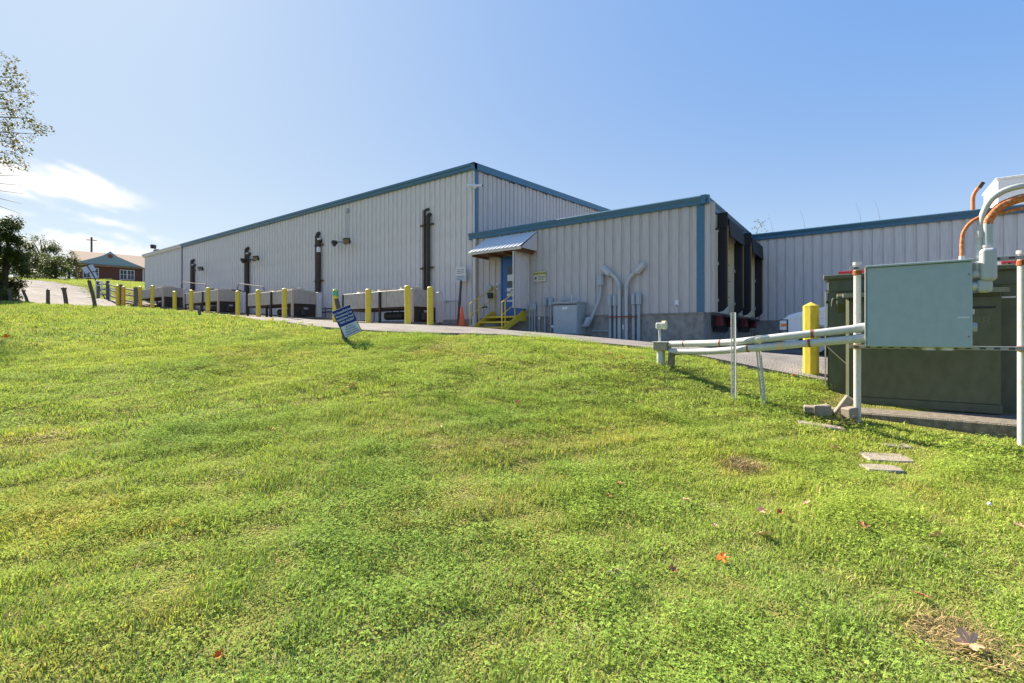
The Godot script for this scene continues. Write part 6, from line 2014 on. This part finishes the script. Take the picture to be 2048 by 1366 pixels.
func leaf_spots(tan, brown, orange, red) -> Array:
	return [
		[12.20, 11.28, 0.150, tan, "large tan leaf lying curled in the middle of the right lawn"],
		[12.13, 10.99, 0.110, tan, "upright tan leaf just above the large tan leaf"],
		[11.92, 11.41, 0.080, tan, "small tan leaf left of the large tan leaf"],
		[11.66, 11.13, 0.110, tan, "long tan leaf at the left end of the leaf scatter"],
		[11.19, 11.45, 0.100, brown, "red-brown leaf standing in the grass below the long pipes"],
		[11.16, 11.18, 0.110, brown, "dark brown leaf folded over in mid lawn"],
		[12.70, 10.79, 0.130, brown, "brown leaf curled up right of the large tan leaf"],
		[13.08, 10.63, 0.130, tan, "pink-tan leaf with two raised lobes at the right"],
		[12.05, 11.74, 0.120, orange, "bright orange leaf in the nearer right lawn"],
		[12.94, 11.44, 0.130, brown, "brown leaf lying flat before the tan thatch"],
		[13.09, 11.77, 0.190, tan, "largest pinkish leaf at the lower right corner"],
		[11.85, 12.01, 0.090, brown, "dark leaf left of the bright orange leaf"],
		[12.47, 8.97, 0.160, tan, "tan leaf in the weeds below the pull of the pad shadow"],
		[10.40, 8.04, 0.140, tan, "tan leaf on the slope below the pull box"],
		[9.66, 7.69, 0.140, orange, "orange leaf near the driveway edge"],
		[9.58, 7.79, 0.120, tan, "pale leaf next to the orange leaf near the driveway edge"],
		[9.39, 7.52, 0.120, red, "dark red leaf nearest the driveway edge"],
		[9.91, 7.50, 0.120, tan, "tan leaf between the driveway edge and the pull box"],
		[9.56, 8.80, 0.130, tan, "tan leaf on the crest left of the pull box"],
		[9.25, 9.01, 0.110, tan, "small pale leaf on the crest in mid lawn"],
		[9.49, 10.20, 0.120, red, "red leaf in the middle of the lawn"],
		[8.76, 9.62, 0.110, red, "small red leaf below the driveway steps"],
		[11.82, 6.25, 0.140, orange, "orange leaf just left of the large faceted bollard"],
		[7.50, 11.14, 0.130, orange, "orange leaf left of the lawn's middle below the blue sign"],
		[8.04, 12.31, 0.120, orange, "orange leaf on the left lawn"],
		[6.63, 12.20, 0.100, brown, "brown leaf far out on the left lawn"],
		[-2.94, 12.70, 0.280, orange, "orange leaf at the far left edge of the lawn"],
		[10.55, 13.81, 0.070, orange, "small bright orange leaf at the bottom left"],
		[9.31, 11.28, 0.110, tan, "pale leaf beside a bare patch in mid lawn"],
		[7.46, 10.97, 0.240, tan, "pale scrap of leaf right of the blue sign's lawn"],
		[12.24, 10.93, 0.090, red, "small dark red leaf right of the upright tan leaf"],
		[12.37, 10.61, 0.100, tan, "flat tan leaf before the flagstones"],
		[13.55, 10.09, 0.120, tan, "tan leaf cut off by the right edge"],
	]


# ---------------------------------------------------------------- sky, sun, camera

func build_sky() -> Environment:
	# clear air that pales towards the sun and the horizon, with streaks of high cloud low in the sky on the sun's side
	var W = 1536
	var H = 768
	var im = Image.create(W, H, false, Image.FORMAT_RGBF)
	var streak = noise(0.075, 61, 6)
	var wisp = noise(0.16, 62, 4)
	var sun = SUN_TOWARDS.normalized()
	var k = 1.0 / EXPOSURE
	for j in H:
		var el = PI / 2 - PI * (j + 0.5) / H
		var low = el < -0.06
		var ce = cos(el)
		var se = sin(el)
		for i in W:
			if low:
				im.set_pixel(i, j, Color(0.20, 0.22, 0.16) * k)
				continue
			var az = TAU * (i + 0.5) / W
			var d = Vector3(sin(az) * ce, se, -cos(az) * ce)
			var ang = acos(clampf(d.dot(sun), -1.0, 1.0))
			var near = exp(-ang / 0.74)
			var hor = exp(-maxf(el, 0.0) / 0.2)
			var c = Color(maxf(0.13, 0.029 + 0.642 * near), maxf(0.33, 0.266 + 0.53 * near), maxf(0.76, 0.796 + 0.169 * near))
			c = Color(minf(c.r + 0.78 * hor, 0.95), minf(c.g + 0.718 * hor, 1.0), minf(c.b + 0.25 * hor, 1.04))
			# cloud streaks
			var a = rad_to_deg(az)
			if a > 180.0:
				a -= 360.0
			var e = rad_to_deg(el)
			if e > 0.0 and e < 22.0:
				var rel = a + 36.4
				var s = streak.get_noise_2d(rel * 1.3 + e * 1.0, e * 7.0 + rel * 1.1) * 0.5 + wisp.get_noise_2d(rel * 1.6, e * 9.0 + rel * 2.6) * 0.40
				# a thick bank that thins out to the right, a thin streak under it and a low veil
				var fade = smoothstep(-35.5, -40.5, rel) * smoothstep(-95.0, -70.0, rel)
				var mid = 12.4 + sin(rel * 0.4) * 0.25
				var wide = lerpf(0.6, 2.1, smoothstep(-36.0, -44.0, rel))
				var m1 = (1.0 - absf(e - mid) / wide) * 1.2 + s * 1.6
				var m2 = (1.0 - absf(e - 10.0) / 0.55) * 0.75 + s * 1.9 - 0.15
				var m3 = (1.0 - absf(e - 7.3) / 1.6) * 1.0 + s * 1.9
				var f3 = smoothstep(-29.0, -40.0, rel) * smoothstep(-110.0, -80.0, rel)
				var cov = maxf(smoothstep(0.05, 0.85, m1) * fade, smoothstep(0.2, 0.9, m2) * fade * 0.85)
				cov = maxf(cov, smoothstep(0.05, 0.9, m3) * f3 * 0.9)
				cov = maxf(cov, smoothstep(7.5, 2.5, e) * f3 * 0.75)
				c = c.lerp(Color(1.12, 1.12, 1.10), clampf(cov, 0.0, 1.0))
			im.set_pixel(i, j, c * k)
	var pano = PanoramaSkyMaterial.new()
	pano.panorama = ImageTexture.create_from_image(im)
	var sky = Sky.new()
	sky.sky_material = pano
	var env = Environment.new()
	env.background_mode = Environment.BG_SKY
	env.sky = sky
	env.tonemap_mode = Environment.TONE_MAPPER_LINEAR
	env.tonemap_exposure = EXPOSURE
	env.sdfgi_enabled = true
	env.ssao_enabled = true
	env.ssil_enabled = true
	return env


func _ready():
	var cam = Camera3D.new()
	cam.name = "camera"
	cam.projection = Camera3D.PROJECTION_FRUSTUM
	cam.near = 0.1
	cam.far = 900.0
	cam.size = 2.0 * 0.1 * 683.0 / 964.0
	cam.frustum_offset = Vector2(0.0, -15.0 / 964.0 * 0.1)
	cam.position = CAMERA_AT
	cam.rotation.y = deg_to_rad(36.369)
	add_child(cam)
	cam.current = true
	var we = WorldEnvironment.new()
	we.name = "environment"
	we.environment = build_sky()
	add_child(we)
	var sun = DirectionalLight3D.new()
	sun.name = "sun"
	sun.light_energy = 1.6
	sun.light_color = Color(1.0, 0.94, 0.85)
	sun.light_angular_distance = 0.5
	sun.shadow_enabled = true
	sun.look_at_from_position(SUN_TOWARDS * 50.0, Vector3.ZERO)
	add_child(sun)

	make_materials()
	plain("strut_grey", lin(0.30, 0.30, 0.30), 0.5, 0.2)
	plain("scratch", lin(0.14, 0.155, 0.095), 0.7)
	build_land()
	build_warehouse()
	build_dock_building()
	build_wing()
	build_entrance()
	build_wall_conduits()
	build_docks()
	build_wall_fixtures()
	build_condensers()
	build_bollards()
	build_van()
	build_transformer()
	build_sign()
	build_far_left()
	build_trees()
	build_grass()
	build_fallen_leaves()
